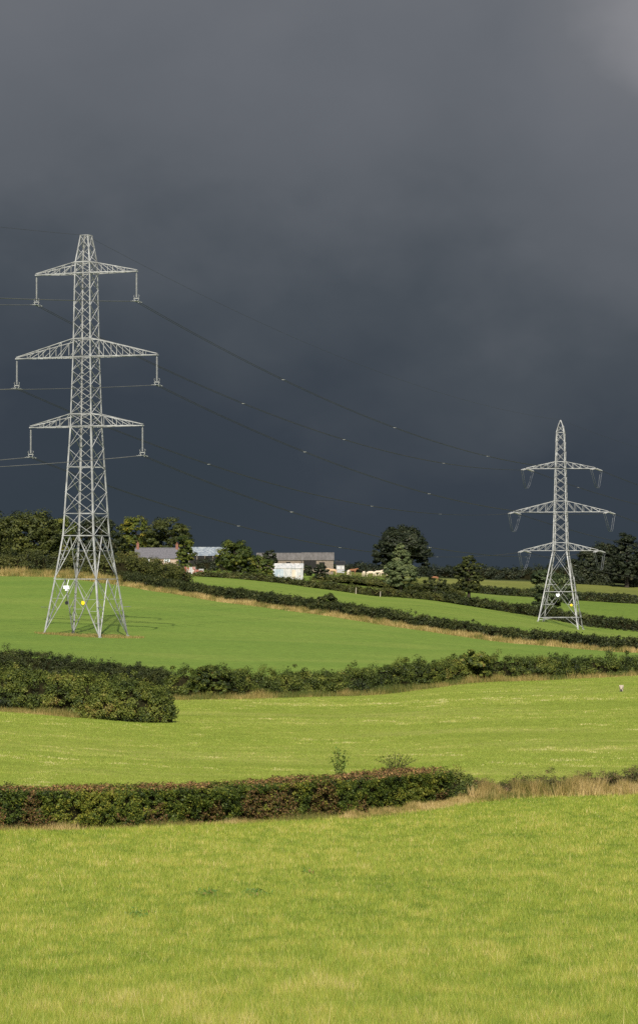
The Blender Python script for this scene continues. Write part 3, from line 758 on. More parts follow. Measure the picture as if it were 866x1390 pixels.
# plates: on the front face
def face_pt(frac, z, out=.12): h = hw1(z); return Vector((-h + 2 * h * frac, -h - out, z))
m = MB(); p = face_pt(.32, Z(797)); m.box(p, .85, .03, .42); m.box(p + Vector((0, 0, -.34)), .36, .03, .24)
m.bar(p + Vector((0, .1, 0)), cor1(0, Z(786)).lerp(cor1(1, Z(786)), .35), .05); m.build('notice_plate', M['white'], py1)
m = MB(); p = face_pt(.70, Z(818)); m.tube([p, p + Vector((0, .04, 0))], .25, 14); m.box(p + Vector((.0, .0, .1)), .4, .03, .28); m.build('warning_sign', M['yellow'], py1)
m = MB(); p = face_pt(.36, Z(818)); m.tube([p, p + Vector((0, .04, 0))], .26, 14); m.bar(p, p + Vector((0, .05, 2.2)), .03); m.build('number_disc', M['black'], py1)
for i in range(4):                                           # climbing guard spikes round each leg
    m = MB(); c = cor1(i, Z(824)); o_ = Vector(((-1, 1, 1, -1)[i], (-1, -1, 1, 1)[i], 0)).normalized()
    for da in (-.5, -.25, 0, .25, .5):
        r_ = Vector((o_.x * math.cos(da) - o_.y * math.sin(da), o_.x * math.sin(da) + o_.y * math.cos(da), 0))
        m.bar(c + r_ * -.1, c + r_ * 1.05 + Vector((0, 0, .05)), .035)
    m.bar(c + o_ * .5 + Vector((-.35, .35, 0)), c + o_ * .5 + Vector((.35, -.35, 0)), .05); m.bar(c + o_ * .9 + Vector((-.4, .4, 0)), c + o_ * .9 + Vector((.4, -.4, 0)), .04)
    m.build('climbing_guard', M['steel_dull'], py1)
patch('pylon_foot_grass', B1.x + .6, 418.2, 7.4, 4.6, 9500, .34, .05, 'rough straw coloured grass left uncut around the feet of the near pylon', .42)

# far pylon: 5.714 photo pixels to the metre
TH2 = math.radians(12); S2 = F / 735.0
B2 = Vector(((760.5 - PXC) / S2, 735, (YH - 851) / S2))
py2 = thing('electricity_pylon', 'smaller far lattice pylon with pointed top and cable loops under its arms', 'electricity pylon', B2, -TH2, 'lattice pylons carrying the power line')
Z2 = lambda y: (YH - y) / S2 - B2.z
lev2 = [(0, 4.85), (Z2(747.4), 1.75), (Z2(695), 1.5), (Z2(636), 1.25), (Z2(587), .98), (Z2(578), .62), (Z2(570), .10)]
def split2(y0, y1, n): return [(Z2(y0 + (y1 - y0) * k / n), Z2(y0 + (y1 - y0) * (k + 1) / n)) for k in range(n)]
xd2 = [(Z2(838), Z2(784)), (Z2(784), Z2(747.4))] + split2(736.5, 695, 3) + split2(680, 636, 4) + split2(626.6, 587, 3) + split2(587, 578, 1)
fix2 = []
for i in range(4):
    c = Vector(((-1, 1, 1, -1)[i] * 4.85, (-1, -1, 1, 1)[i] * 4.85, 0)); w = to_world(py2, c)
    fix2.append(Vector((0, 0, hz(w.x, w.y) - w.z)))
arms2 = [(Z2(747.4), Z2(736.5), 8.9), (Z2(695), Z2(680), 11.3), (Z2(636), Z2(626.6), 8.2)]
tips2, cor2, hw2 = lattice(py2, lev2, arms2, True, TH2, leg_w=.25, br=.10, kpanels=[], xdiv=xd2, horiz=[Z2(838), Z2(803), Z2(587)], slope_fix=fix2)
# knees and secondary members of the spread base
for i in range(4):
    j = (i + 1) % 4; m = MB()
    zc = Z2(803); zb = Z2(838)
    for a_, b_ in ((i, j), (j, i)):
        mid = (cor2(a_, zb) + cor2(b_, zb)) / 2; foot = cor2(a_, 0) + fix2[a_]
        m.bar(foot + Vector((0, 0, .3)), cor2(a_, zb).lerp(cor2(b_, zb), .3), .08); 
        cen = (cor2(a_, zc) + cor2(b_, zc)) / 2
        q = cor2(a_, zb).lerp(cen, .5); m.bar(q, cor2(a_, q.z), .09); m.bar(q, cor2(a_, (q.z + zc) / 2 + .5), .07)
        q = cor2(a_, Z2(784)).lerp(cen, .5); m.bar(q, cor2(a_, q.z), .07)
    m.bar((cor2(i, zc) + cor2(j, zc)) / 2, (cor2(j, zc) + cor2((j + 1) % 4, zc)) / 2, .09)
    m.build('base_bracing', M['steel'], py2)
m = MB(); p = Vector((-hw2(Z2(807)) * .05, -hw2(Z2(807)) - .15, Z2(807))); m.box(p, .85, .03, .4); m.tube([p + Vector((0, 0, -.2)), p + Vector((0, .04, -.2))], .32, 14); m.build('notice_plate', M['white'], py2)
m = MB(); p = Vector((hw2(Z2(821)) * .78, -hw2(Z2(821)) - .15, Z2(821))); m.tube([p, p + Vector((0, .04, 0))], .28, 14); m.box(p + Vector((0, 0, .1)), .42, .03, .3); m.build('warning_sign', M['yellow'], py2)
dirs_in = (Vector((B1.x - B2.x, B1.y - B2.y, 0))).normalized()
NEXT = Vector((170, 1005, -16)); dirs_out = (Vector((NEXT.x - B2.x, NEXT.y - B2.y, 0))).normalized()
def to_local(t, v):
    a = -t.rotation_euler.z; v = Vector(v) - Vector(t.location)
    return Vector((v.x * math.cos(a) - v.y * math.sin(a), v.x * math.sin(a) + v.y * math.cos(a), v.z))
ends_in, ends_out = {}, {}
for (lvl, s), tip in tips2.items():
    w = to_world(py2, tip); e2 = []
    for dirn, store, vv in ((dirs_in, ends_in, -.5), (dirs_out, ends_out, .5)):
        e = w + dirn * 5.0 + Vector((0, 0, -.45)); store[(lvl, s)] = e
        m = MB(); a = tip + Vector((0, vv, 0)); q = to_local(py2, e)
        dl = (q - a).normalized(); sd = dl.cross(Vector((0, 0, 1))).normalized()
        for k in (-1, 1): disc_string(m, a + dl * .4 + sd * k * .22, a + dl * 4.2 + sd * k * .22, .14, 20)
        m.bar(a, a + dl * .45, .1); m.bar(a + dl * .42 - sd * .3, a + dl * .42 + sd * .3, .1); m.bar(a + dl * 4.25 - sd * .35, a + dl * 4.25 + sd * .35, .12)
        m.bar(a + dl * 4.2, q, .1)
        m.build('insulator', M['glass_ins'], py2); e2.append(q)
    m = MB()                                                   # jumper loop slung under the arm
    for k in (-.2, .2):
        pts = []
        for q in range(17):
            u = q / 16; p = e2[0].lerp(e2[1], u); mx = (e2[0].x + e2[1].x) / 2; p.x = mx + (p.x - mx) * (1 - .62 * math.sin(u * math.pi) ** .5) + k + s * .3 * math.sin(u * math.pi); p.z -= 4.2 * (1 - abs(2 * u - 1) ** 2.6)
            pts.append(p)
        m.tube(pts, .042, 5)
    m.build('jumper_loop', M['steel_dull'], py2)
p2peak = to_world(py2, Vector((0, 0, Z2(570)))); p1peak = to_world(py1, Vector((0, 0, Z(319.5))))

def cable(name, label, a, b, sag, r=.031, bundle=True, spacers=(), group=None, mat='wire'):
    a, b = Vector(a), Vector(b); m = MB(); n = 44
    h = (b - a); side = Vector((h.y, -h.x, 0)).normalized()
    def pt(u): return a.lerp(b, u) + Vector((0, 0, -4 * sag * u * (1 - u)))
    offs = [(-.2, 0), (.2, 0)] if bundle else [(0, 0)]
    for ox, oz in offs:
        m.tube([pt(k / n) + side * ox + Vector((0, 0, oz)) - a for k in range(n + 1)], r, 4)
    o = m.build(name, M[mat]); o.location = a; tag(o, label, 'power cable', group)
    for u in spacers:
        k = MB(); c = pt(u) - a; dr = (pt(u + .01) - pt(u - .01)).normalized()
        k.bar(c + side * -.26, c + side * .26, .045, .06)
        for ox in (-.2, .2): k.tube([c + side * ox - dr * .2, c + side * ox + dr * .2], .045, 6)
        k.build('spacer', M['wire_hw'], o)
    return o
GRP = 'overhead power cables'
names = {(2, 1): 'top right', (2, -1): 'top left', (1, 1): 'middle right', (1, -1): 'middle left', (0, 1): 'bottom right', (0, -1): 'bottom left'}
fr = {(2, 1): (.2143, .429, .66), (2, -1): (.30, .50, .75), (1, 1): (.22, .47, .73), (1, -1): (.27, .60, .78), (0, 1): (.22, .5, .76), (0, -1): (.30, .50, .74)}
PREV = Vector((B1.x - .39 * 340, B1.y - .92 * 340, -9))
for key, nm in names.items():
    cable('power_cable', 'power cable from the %s arm of the near pylon to the far pylon' % nm, ends1[key], ends_in[key], 5.6, spacers=fr[key], group=GRP)
    off = ends1[key] - Vector((B1.x, B1.y, 0)); a_ = PREV.copy(); e = Vector((PREV.x + off.x, PREV.y + off.y, off.z + 1.5))
    cable('power_cable', 'power cable from the %s arm of the near pylon to the left edge' % nm, ends1[key], e, 7.0, r=.03, group=GRP, mat='wire_sunlit')
    off = ends_out[key] - Vector((B2.x, B2.y, 0)); e = Vector((NEXT.x + off.x, NEXT.y + off.y, off.z - 6))
    cable('power_cable', 'power cable from the %s arm of the far pylon to the right edge' % nm, ends_out[key], e, 5.5, spacers=(.12,), group=GRP)
cable('earth_wire', 'thin earth wire strung between the peaks of the two pylons', p1peak, p2peak, 4.2, .016, False, group=GRP)
cable('earth_wire', 'thin earth wire leaving the left edge from the flat peak of the near pylon', p1peak, Vector((PREV.x, PREV.y, p1peak.z + 2)), 5.5, .016, False, group=GRP)
cable('earth_wire', 'thin earth wire leaving the right edge from the pointed peak of the far pylon', p2peak, Vector((NEXT.x, NEXT.y, p2peak.z - 6)), 4.5, .016, False, group=GRP)

# ------------------------------------------------------------------ trees
TG = 'trees round the farm and along the skyline'
def T(*a, **k): return tree(*a, group=TG, **k)
T('broadleaf_tree', 'broad dark green tree at the left edge behind the bank', -8, 700, 100, 694, M['oak'], nleaf=15000, leaf=.42, trunk=.08, tb=.5, seed=1)
T('broadleaf_tree', 'dense round tree just left of the near pylon body', 44, 690, 92, 692, M['oak'], nleaf=15000, leaf=.42, trunk=.08, tb=.5, seed=2)
T('broadleaf_tree', 'brownish tree seen through the left side of the near pylon', 88, 705, 60, 700, M['yellowing'], nleaf=8500, leaf=.4, trunk=.1, tb=.36, seed=3)
T('broadleaf_tree', 'dark tree seen through the right side of the near pylon', 134, 700, 62, 699, M['dark_tree'], nleaf=10000, leaf=.42, trunk=.08, tb=.7, seed=4)
T('broadleaf_tree', 'small dark tree between the near pylon and the yellow green tree', 158, 770, 38, 712, M['oak'], nleaf=5000, leaf=.42, trunk=.08, tb=.4, seed=44)
T('broadleaf_tree', 'yellow green tree behind the left end of the slate roof', 185, 850, 54, 701, M['yellowing'], nleaf=9000, leaf=.42, trunk=.1, tb=.62, seed=5)
T('broadleaf_tree', 'deep green tree behind the right end of the slate roof', 228, 845, 74, 702, M['oak'], nleaf=13000, leaf=.42, trunk=.1, tb=.5, seed=6)
T('broadleaf_tree', 'narrow yellowing tree at the right gable of the cottage', 251, 785, 28, 722, M['yellowing'], nleaf=4200, leaf=.36, trunk=.06, tb=.42, seed=7)
T('sycamore_tree', 'rounded autumn tinted tree between the two farm roofs', 318, 770, 62, 733, M['yellowing'], nleaf=14000, leaf=.36, trunk=.04, tb=.36, seed=8)
T('leafy_bush', 'green bush at the left corner of the white shed', 356, 765, 34, 753, M['yellowing'], cat='bush', nleaf=5200, leaf=.32, trunk=.0, tb=.4, seed=9)
T('broadleaf_tree', 'small dark tree in front of the long stone barn', 366, 850, 24, 746, M['dark_tree'], nleaf=3500, leaf=.38, trunk=.1, tb=.6, seed=10)
T('thorn_bush', 'dark thorn bush right of the white shed', 436, 800, 24, 764, M['dark_tree'], cat='bush', nleaf=3500, leaf=.34, trunk=.0, tb=.6, seed=11)
T('thorn_bush', 'small dark bush between the white shed and the barn', 418, 830, 16, 765, M['dark_tree'], cat='bush', nleaf=2000, leaf=.34, trunk=.0, tb=.5, seed=12)
T('oak_tree', 'wide domed dark tree standing on the skyline above the cattle', 545, 905, 80, 713, M['dark_tree'], nleaf=24000, leaf=.46, trunk=.2, tb=.55, seed=13,
  blobs=[(0, 0, .66, .72, .7, .32), (-.55, 0, .52, .42, .45, .26), (.55, .1, .50, .44, .45, .28), (-.25, -.3, .76, .45, .4, .2), (.3, -.3, .74, .45, .4, .2), (-.72, 0, .36, .24, .3, .12), (.78, 0, .34, .2, .3, .12), (0, .4, .45, .6, .4, .2)])
T('grey_green_tree', 'grey green conical tree in front of the wide domed tree', 543, 778, 48, 738, M['conifer'], nleaf=20000, leaf=.34, trunk=.1, tb=.66, seed=14,
  blobs=[(0, 0, .88, .26, .3, .13), (.05, 0, .70, .55, .5, .18), (-.1, 0, .5, .82, .7, .18), (.2, -.1, .36, .85, .7, .16), (-.45, 0, .30, .5, .5, .12), (.1, 0, .24, .6, .5, .12), (.62, 0, .52, .35, .35, .1)])
T('dark_pine', 'dark flat layered tree standing alone between the two pylons', 636, 790, 46, 753, M['oak'], nleaf=15000, leaf=.34, trunk=.2, tb=.36, seed=15,
  blobs=[(-.05, 0, .88, .42, .4, .12), (-.25, 0, .72, .6, .5, .12), (.35, 0, .76, .5, .45, .09), (-.1, 0, .56, .8, .6, .12), (.45, -.1, .5, .5, .5, .1), (-.35, 0, .36, .62, .5, .13), (.3, 0, .33, .55, .5, .12)])
T('leafy_bush', 'spreading bush seen through the legs of the far pylon', 752, 800, 66, 772, M['conifer'], cat='bush', nleaf=15000, leaf=.36, trunk=.05, tb=.42, seed=16,
  blobs=[(-.5, 0, .72, .46, .5, .26), (0, 0, .55, .7, .6, .38), (.5, 0, .48, .5, .5, .3), (-.3, 0, .3, .6, .5, .25)])
for k, (px, d, w, ty, lab, sd, tr) in enumerate([
        (797, 1120, 34, 744, 'low round dark tree at the left of the skyline wood on the right', 21, .1),
        (818, 1150, 50, 735, 'broad dark tree in the skyline wood just right of the far pylon', 22, .12),
        (850, 1110, 44, 724, 'tallest open crowned tree of the skyline wood near the right edge', 23, .3),
        (885, 1130, 60, 728, 'dark tree cut off by the right edge of the picture', 24, .15),
        (776, 1140, 26, 758, 'small dark tree behind the upper legs of the far pylon', 25, .05),
        (934, 1140, 60, 735, 'dark tree outside the right edge beyond the skyline wood', 26, .15)]):
    if px < 930: T('skyline_tree', lab, px, d, w, ty, M['dark_tree'], nleaf=14000, leaf=.5, trunk=min(tr, .1), tb=.5, seed=sd)
for k, (px, d, w, ty, lab) in enumerate([(663, 1135, 26, 771, 'low skyline bush right of the dark layered tree'), (690, 1140, 36, 769, 'rounded skyline bush midway to the far pylon'), (716, 1138, 28, 772, 'skyline bush left of the far pylon legs'),
        (604, 1120, 30, 771, 'skyline bush between the domed tree and the layered tree')]):
    T('skyline_bush', lab, px, d, w, ty, M['dark_tree'], cat='bush', nleaf=2600, leaf=.5, trunk=0, tb=.5, seed=60 + k)
T('thorn_bush', 'round thorn bush swelling out of the diagonal hedge', 445, 529, 36, 806, M['hedge_dark'], cat='bush', nleaf=6000, leaf=.26, trunk=0, tb=.6, seed=31)
T('thorn_bush', 'large rounded bush in the overgrown hedge right of centre', 643, 290, 58, 884, M['hedge_wild'], cat='bush', nleaf=9000, leaf=.17, trunk=0, tb=.5, seed=32)
T('thorn_bush', 'dark bushy swelling of the overgrown hedge left of centre', 290, 268, 70, 903, M['hedge_wild'], cat='bush', nleaf=11000, leaf=.13, trunk=0, tb=.36, seed=33)
T('thorn_bush', 'dark bush at the top of the cattle pasture bank', 590, 805, 44, 783, M['hedge_dark'], cat='bush', nleaf=3500, leaf=.34, trunk=0, tb=.5, seed=34)

# slim plants
def sapling(name, label, px, d, base_y, top_y, spread_px, n_stem, leaf, nl, mat, lean=0.15):
    s = F / d; b = P3(px, base_y, d); H = (base_y - top_y) / s; R = spread_px / s / 2
    t = thing(name, label, 'plant', b); m = MB(); L = []; rs = random.Random(int(px))
    g = hz(b.x, b.y) - b.z
    for k in range(n_stem):
        f = (k + .5) / n_stem * 2 - 1
        tip = Vector((f * R + rs.uniform(-.1, .1) * R, rs.uniform(-.1, .1), H * rs.uniform(.7, 1.0) * (1 - .3 * abs(f))))
        m0 = Vector((tip.x * .45, 0, tip.z * .5)); m.tube([(f * R * .2, 0, min(g, -.1)), m0, tip], [.018, .012, .005], 5)
        for q in range(nl):
            u = rs.uniform(.15, 1); p = m0.lerp(tip, (u - .5) * 2) if u > .5 else Vector((f * R * .2, 0, 0)).lerp(m0, u * 2)
            L.append(tuple(p + Vector((rs.gauss(0, .05), rs.gauss(0, .05), rs.gauss(0, .03)))))
    m.build('stem', M['bark'], t)
    Pn = np.array(L); V, Fc = leaf_quads(Pn, unit(rng.normal(0, 1, (len(Pn), 3)) + np.array([0, -.4, .5])), np.full(len(Pn), leaf))
    link('foliage', mesh_np('foliage', V, Fc, rng.random(len(Pn))), mat, t)
sapling('sapling', 'pale yellow green sapling growing above the trimmed hedge', 461, 138.9, 1056, 1010, 32, 7, .13, 50, M['sapling'])
sapling('upright_shoots', 'row of thin dark shoots rising from the trimmed hedge near its right end', 538, 143, 1046, 1020, 58, 20, .07, 26, M['hedge_wild'])
sapling('nettle_clump', 'upright weeds on the bushy right end of the trimmed hedge', 613, 147.5, 1054, 1041, 44, 12, .07, 16, M['hedge_wild'])
sapling('small_weed', 'tiny leafy weed behind the trimmed hedge at the left edge', 11, 122.5, 1072, 1057, 12, 4, .08, 18, M['hedge_wild'])

def dock(label, px, py, wpx, n, seed):
    # find the ground distance seen at that row
    ds = np.linspace(42, 150, 500); xs = (px - PXC) / F * ds; zz = height(xs, ds); rows = YH - zz / ds * F
    d = float(ds[np.argmin(np.abs(rows - py))]); b = W(px, d); R = wpx / (F / d) / 2
    Pn = np.stack([rng.normal(0, R * .45, n), rng.normal(0, R * 1.2, n), rng.uniform(.03, .15, n)], 1)
    V, Fc = leaf_quads(Pn, unit(rng.normal(0, .6, (n, 3)) + np.array([0, -.5, .8])), np.full(n, .12), .45)
    o = link('dock_weed', mesh_np('dock_weed', V, Fc, rng.random(n)), M['dock'], None, b); tag(o, label, 'weed', 'broad leaved weeds in the near field')
dock('broad dark weed patch in the grass below the middle of the trimmed hedge', 345, 1216, 44, 110, 1)
dock('smaller dark weed patch just left of the broad one', 283, 1216, 34, 60, 2)
dock('low bluish green weed patch in the lower left grass', 186, 1246, 40, 70, 3)
dock('small dark weed at the edge of grass in the centre right', 420, 1188, 22, 34, 4)

# ------------------------------------------------------------------ farm buildings
def building(name, label, cat, px0, px1, d, y_ridge, y_eave, y_base, depth, wallm, roofm, rz=0.0, over=.25, mono=False):
    s = F / d; x0, x1 = (px0 - PXC) / s, (px1 - PXC) / s; L = x1 - x0
    g = hz((x0 + x1) / 2, d); zb = min((YH - y_base) / s, g) - .3; ze = (YH - y_eave) / s; zr = (YH - y_ridge) / s
    t = thing(name, label, cat, ((x0 + x1) / 2, d, zb), rz)
    he, hr = ze - zb, zr - zb; m = MB(); y0, y1 = 0, depth; ym = depth / 2
    m.add([(-L/2, y0, 0), (L/2, y0, 0), (L/2, y1, 0), (-L/2, y1, 0), (-L/2, y0, he), (L/2, y0, he), (L/2, y1, he), (-L/2, y1, he), (-L/2, ym, hr - .12), (L/2, ym, hr - .12)],
          [(0, 1, 5, 4), (1, 2, 6, 9, 5), (2, 3, 7, 6), (3, 0, 4, 8, 7)])
    m.build('wall', wallm, t)
    m = MB(); o = over; th = .12; dz = (hr - he) / ym * o
    for sy, ya in ((-1, y0 - o), (1, y1 + o)):
        a = [(-L/2 - o, ya, he - dz + .02), (L/2 + o, ya, he - dz + .02), (L/2 + o, ym, hr), (-L/2 - o, ym, hr)]
        bt = [(x, y, z + th) for x, y, z in a]
        m.add(a + bt, [(0, 1, 2, 3), (7, 6, 5, 4), (0, 4, 5, 1), (1, 5, 6, 2), (3, 2, 6, 7), (0, 3, 7, 4)])
    m.tube([(-L/2 - o, ym, hr + th), (L/2 + o, ym, hr + th)], .13, 6)
    r = m.build('roof', roofm, t)
    return t, r, L, he, hr
def opening(t, name, x, z, w, h, mat, frame=None, y=-.03):
    if frame:
        m = MB(); f = .1
        for bx in ((x, z + h/2 + f/2, w + 2*f, f), (x, z - h/2 - f/2, w + 2*f, f), (x - w/2 - f/2, z, f, h), (x + w/2 + f/2, z, f, h), (x, z, .06, h)):
            m.box((bx[0], y, bx[1]), bx[2], .08, bx[3])
        fr_ = m.build('window', frame, t); m = MB(); m.box((x, y + .015, z), w, .04, h); m.build('pane', mat, fr_)
    else:
        m = MB(); m.box((x, y, z), w, .06, h); m.build(name, mat, t)

t, r, L, he, hr = building('cottage', 'low cottage with purple grey slate roof and two brick chimneys', 'cottage', 184, 242, 800, 744.5, 757.5, 770, 6.0, M['render'], M['slate'])
for x, hh in ((-L/2 + .5, 1.1), (L/2 - .4, .9)):
    m = MB(); m.box((x, 3, hr + hh/2 - .1), .65, .9, hh + .6); m.box((x, 3, hr + hh + .25), .75, 1.0, .12)
    for k in (-.2, .2): m.tube([(x, 3 + k, hr + hh + .3), (x, 3 + k, hr + hh + .7)], .12, 8)
    m.build('chimney', M['brick'], r)
opening(t, 'window', (227 - 213) / 5.25, he - .62, 1.3, .75, M['pane'], M['white'])
opening(t, 'window', (200 - 213) / 5.25, he - .75, 1.0, .9, M['pane'], M['white'])
opening(t, 'door', (213 - 213) / 5.25, 1.2, .95, 2.0, M['wood'])
t, r, L, he, hr = building('metal_barn', 'barn with pale streaked corrugated roof behind the autumn tinted tree', 'barn', 256, 312, 905, 743.5, 754, 768, 9.0, M['inside_shade'], M['grey_tin'])  # wall colour stands for the shade under the roof
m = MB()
for k in range(6): m.box((-L/2 + .2 + k * (L - .4) / 5, -.08, he / 2), .2, .2, he)
m.build('post', M['stone'], t)
t, r, L, he, hr = building('stone_barn', 'long weathered stone barn with grey roof behind the white shed', 'barn', 349, 409, 880, 751.5, 760, 777, 7.0, M['stone'], M['barn_roof'])
for x in (-4.2, -1.0, 2.6): opening(t, 'doorway_shade', x, he - 1.6, 1.2, 2.0, M['inside_shade'])  # flat panels on the wall, coloured as the shade indoors
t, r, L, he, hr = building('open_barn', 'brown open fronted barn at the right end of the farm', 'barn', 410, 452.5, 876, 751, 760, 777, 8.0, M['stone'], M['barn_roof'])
opening(t, 'cart_opening_shade', -2.2, he - 1.3, 3.6, 2.4, M['inside_shade']); opening(t, 'cart_opening_shade', 1.2, he - 1.5, 1.6, 1.7, M['inside_shade'])  # dark panels painted as interior shade, no hollow behind
t, r, L, he, hr = building('farmhouse', 'small distant house with black roof and white wall right of the brown barn', 'house', 456.5, 467.5, 960, 762.5, 766.5, 778, 5.0, M['whitewash'], M['black'])
opening(t, 'window', -.5, he - .9, .7, .7, M['pane'], M['wood']); opening(t, 'window', .8, he - .9, .5, .7, M['pane'], M['wood'])
t, r, L, he, hr = building('tin_shed', 'white corrugated tin shed with rust patches and a pale blue left panel', 'shed', 371, 411.5, 790, 766, 771.5, 784, 4.5, M['white_tin'], M['white_tin'], over=.12)
m = MB(); m.box((-L/2 + 1.35, -.04, he/2 + .1), 2.5, .06, he - .6); m.build('sliding_door', M['blue_tin'], t)
m = MB(); m.box((L/2 - 2.4, -.04, he/2 + .1), .9, .06, he - .9); m.build('door', M['wood'], t)

# rusty sheeting
s = F / 757; b = W(246, 757)
t = thing('sheet_fence', 'rusty red and white iron sheeting standing beside the farm hedge', 'sheet fence', b)
for k in range(5):
    m = MB(); w = .66; n = 12
    vs = []
    for q in range(n + 1):
        yy = .035 * math.sin(q / n * math.pi * 8)
        for z in (.1, 1.75 + .12 * math.sin(k * 2.1)): vs += [(k * (w + .05) + q / n * w, yy, z), (k * (w + .05) + q / n * w, yy + .02, z)]
    fs = []
    for q in range(n):
        o = q * 4; fs += [(o, o + 4, o + 6, o + 2), (o + 1, o + 3, o + 7, o + 5), (o + 2, o + 6, o + 7, o + 3), (o, o + 1, o + 5, o + 4)]
    m.add(vs, fs); m.build('sheet', M['rust_tin'] if k % 2 == 0 else (M['white_tin'] if k == 3 else M['rust_tin']), t)
for k in range(6):
    m = MB(); m.box((k * .71 - .03, .1, .8), .1, .1, 2.1); m.build('post', M['whitewash'], t)
t = thing('cattle_trailer', 'small red and white farm trailer parked right of the rusty sheeting', 'trailer', W(268, 757))
m = MB(); m.box((0, 1, .62), 3.2, 1.7, .12); m.bar((-1.6, 1, .62), (-2.7, 1, .5), .12); m.build('chassis', M['steel_dull'], t)
m = MB()
for yy in (.15, 1.85): m.box((0, yy, 1.05), 3.2, .06, .55)
for xx in (-1.57, 1.57): m.box((xx, 1, 1.05), .06, 1.64, .55)
m.build('body', M['rust_tin'], t)
m = MB()
m.box((1.0, .10, 1.32), 1.15, .05, .4); m.build('side_panel', M['whitewash'], t)
for yy in (.1, 1.9):
    m = MB(); m.tube([(.1, yy - .1, .38), (.1, yy + .1, .38)], .38, 16); m.build('wheel', M['black'], t)

# fence posts
for lab, px, d, h in (('short pale post at the top of the upper field below the cattle', 483, 748, 1.5), ('pale post right of the other short post below the cattle', 516, 751, 1.3),
                      ('pale gate post where the valley hedge begins', 594, 766, 1.6), ('thin pale post leaning in the dry grass at the right edge of the near field', 769, 150.6, .55)):
    m = MB(); r_ = .075 if d > 300 else .035
    m.tube([(0, 0, -.3), (.02, 0, h * .6), (.05, 0, h)], [r_, r_ * .95, r_ * .8], 8)
    o = m.build('fence_post', M['wood']); o.location = W(px, d); tag(o, lab, 'post', 'old wooden posts')

# ------------------------------------------------------------------ animals
def skin_body(name, verts, edges, rad, mats, parent=None):
    me = bpy.data.meshes.new(name); me.from_pydata(verts, edges, []); me.update()
    o = link(name, me, mats, parent)
    o.modifiers.new('Skin', 'SKIN'); 
    sv = me.skin_vertices[0] if me.skin_vertices else None
    if sv is None:
        bpy.context.view_layer.objects.active = o
        sv = me.skin_vertices[0]
    for i, r in enumerate(rad): sv.data[i].radius = (r, r)
    sv.data[0].use_root = True
    sb = o.modifiers.new('Subdivision', 'SUBSURF'); sb.levels = 2; sb.render_levels = 2
    return o
def quadruped(grazing, scale=1.0):
    V = [(0, 0, 1.12), (.45, 0, 1.15), (.8, 0, 1.2), (-.45, 0, 1.12), (-.85, 0, 1.18)]
    R = [.37, .36, .28, .37, .27]; E = [(0, 1), (1, 2), (0, 3), (3, 4)]
    if grazing: hd = [(1.1, 0, 1.0), (1.3, 0, .62), (1.38, 0, .38), (1.5, 0, .16)]
    else: hd = [(1.1, 0, 1.42), (1.3, 0, 1.58), (1.48, 0, 1.52), (1.72, 0, 1.36)]
    p = 2
    for q, r in zip(hd, (.2, .15, .155, .09)): V.append(q); R.append(r); E.append((p, len(V) - 1)); p = len(V) - 1
    hi = p - 1
    for sy in (-1, 1):
        V.append((V[hi][0] - .12, sy * .22, V[hi][2] + .1)); R.append(.045); E.append((hi, len(V) - 1))
        # front leg
        a = len(V); V += [(.72, sy * .2, .85), (.74, sy * .21, .48), (.72, sy * .21, .1), (.76, sy * .21, .02)]; R += [.14, .075, .055, .06]
        E += [(2, a), (a, a + 1), (a + 1, a + 2), (a + 2, a + 3)]
        # hind leg with the hock behind
        a = len(V); V += [(-.72, sy * .22, .88), (-.92, sy * .22, .5), (-.86, sy * .22, .1), (-.81, sy * .22, .02)]; R += [.18, .08, .06, .06]
        E += [(4, a), (a, a + 1), (a + 1, a + 2), (a + 2, a + 3)]
    a = len(V); V += [(-1.08, 0, 1.15), (-1.12, 0, .7), (-1.12, 0, .5)]; R += [.05, .03, .045]; E += [(4, a), (a, a + 1), (a + 1, a + 2)]
    return [(x * scale, y * scale, z * scale) for x, y, z in V], E, [r * scale for r in R]
CG = 'cattle grazing on the skyline pasture'
protos = {}
for lab, px, d, rz, col, gz_ in (
        ('tan cow standing side on just right of the barn', 451.5, 868, 180, 'cow_tan', False),
        ('pale cow seen end on, left one of the two pale grazing cows', 473.5, 866, 255, 'cow_cream', True),
        ('red brown cow standing behind the left pale cow', 478, 905, 0, 'cow_brown', False),
        ('pale cow seen end on, just left of the big cream cow', 494, 868, 80, 'cow_cream', True),
        ('large cream cow side on near the domed tree', 503, 874, 0, 'cow_cream', True),
        ('distant white cow left of the domed tree trunk', 513, 960, 0, 'cow_cream', False),
        ('distant white cow closest to the domed tree', 520.5, 965, 180, 'cow_cream', True),
        ('brown cow grazing alone right of the domed tree', 590, 1040, 180, 'cow_brown', True)):
    if gz_ not in protos:
        V_, E_, R_ = quadruped(gz_); o = skin_body('cow', V_, E_, R_, M[col]); protos[gz_] = o; first = True
    else:
        o = protos[gz_].copy(); o.data = protos[gz_].data.copy(); C.objects.link(o); o.data.materials[0] = M[col]
    o.location = W(px, d); o.rotation_euler = (0, 0, math.radians(rz)); o.scale = (1.12,) * 3
    tag(o, lab, 'cow', CG)
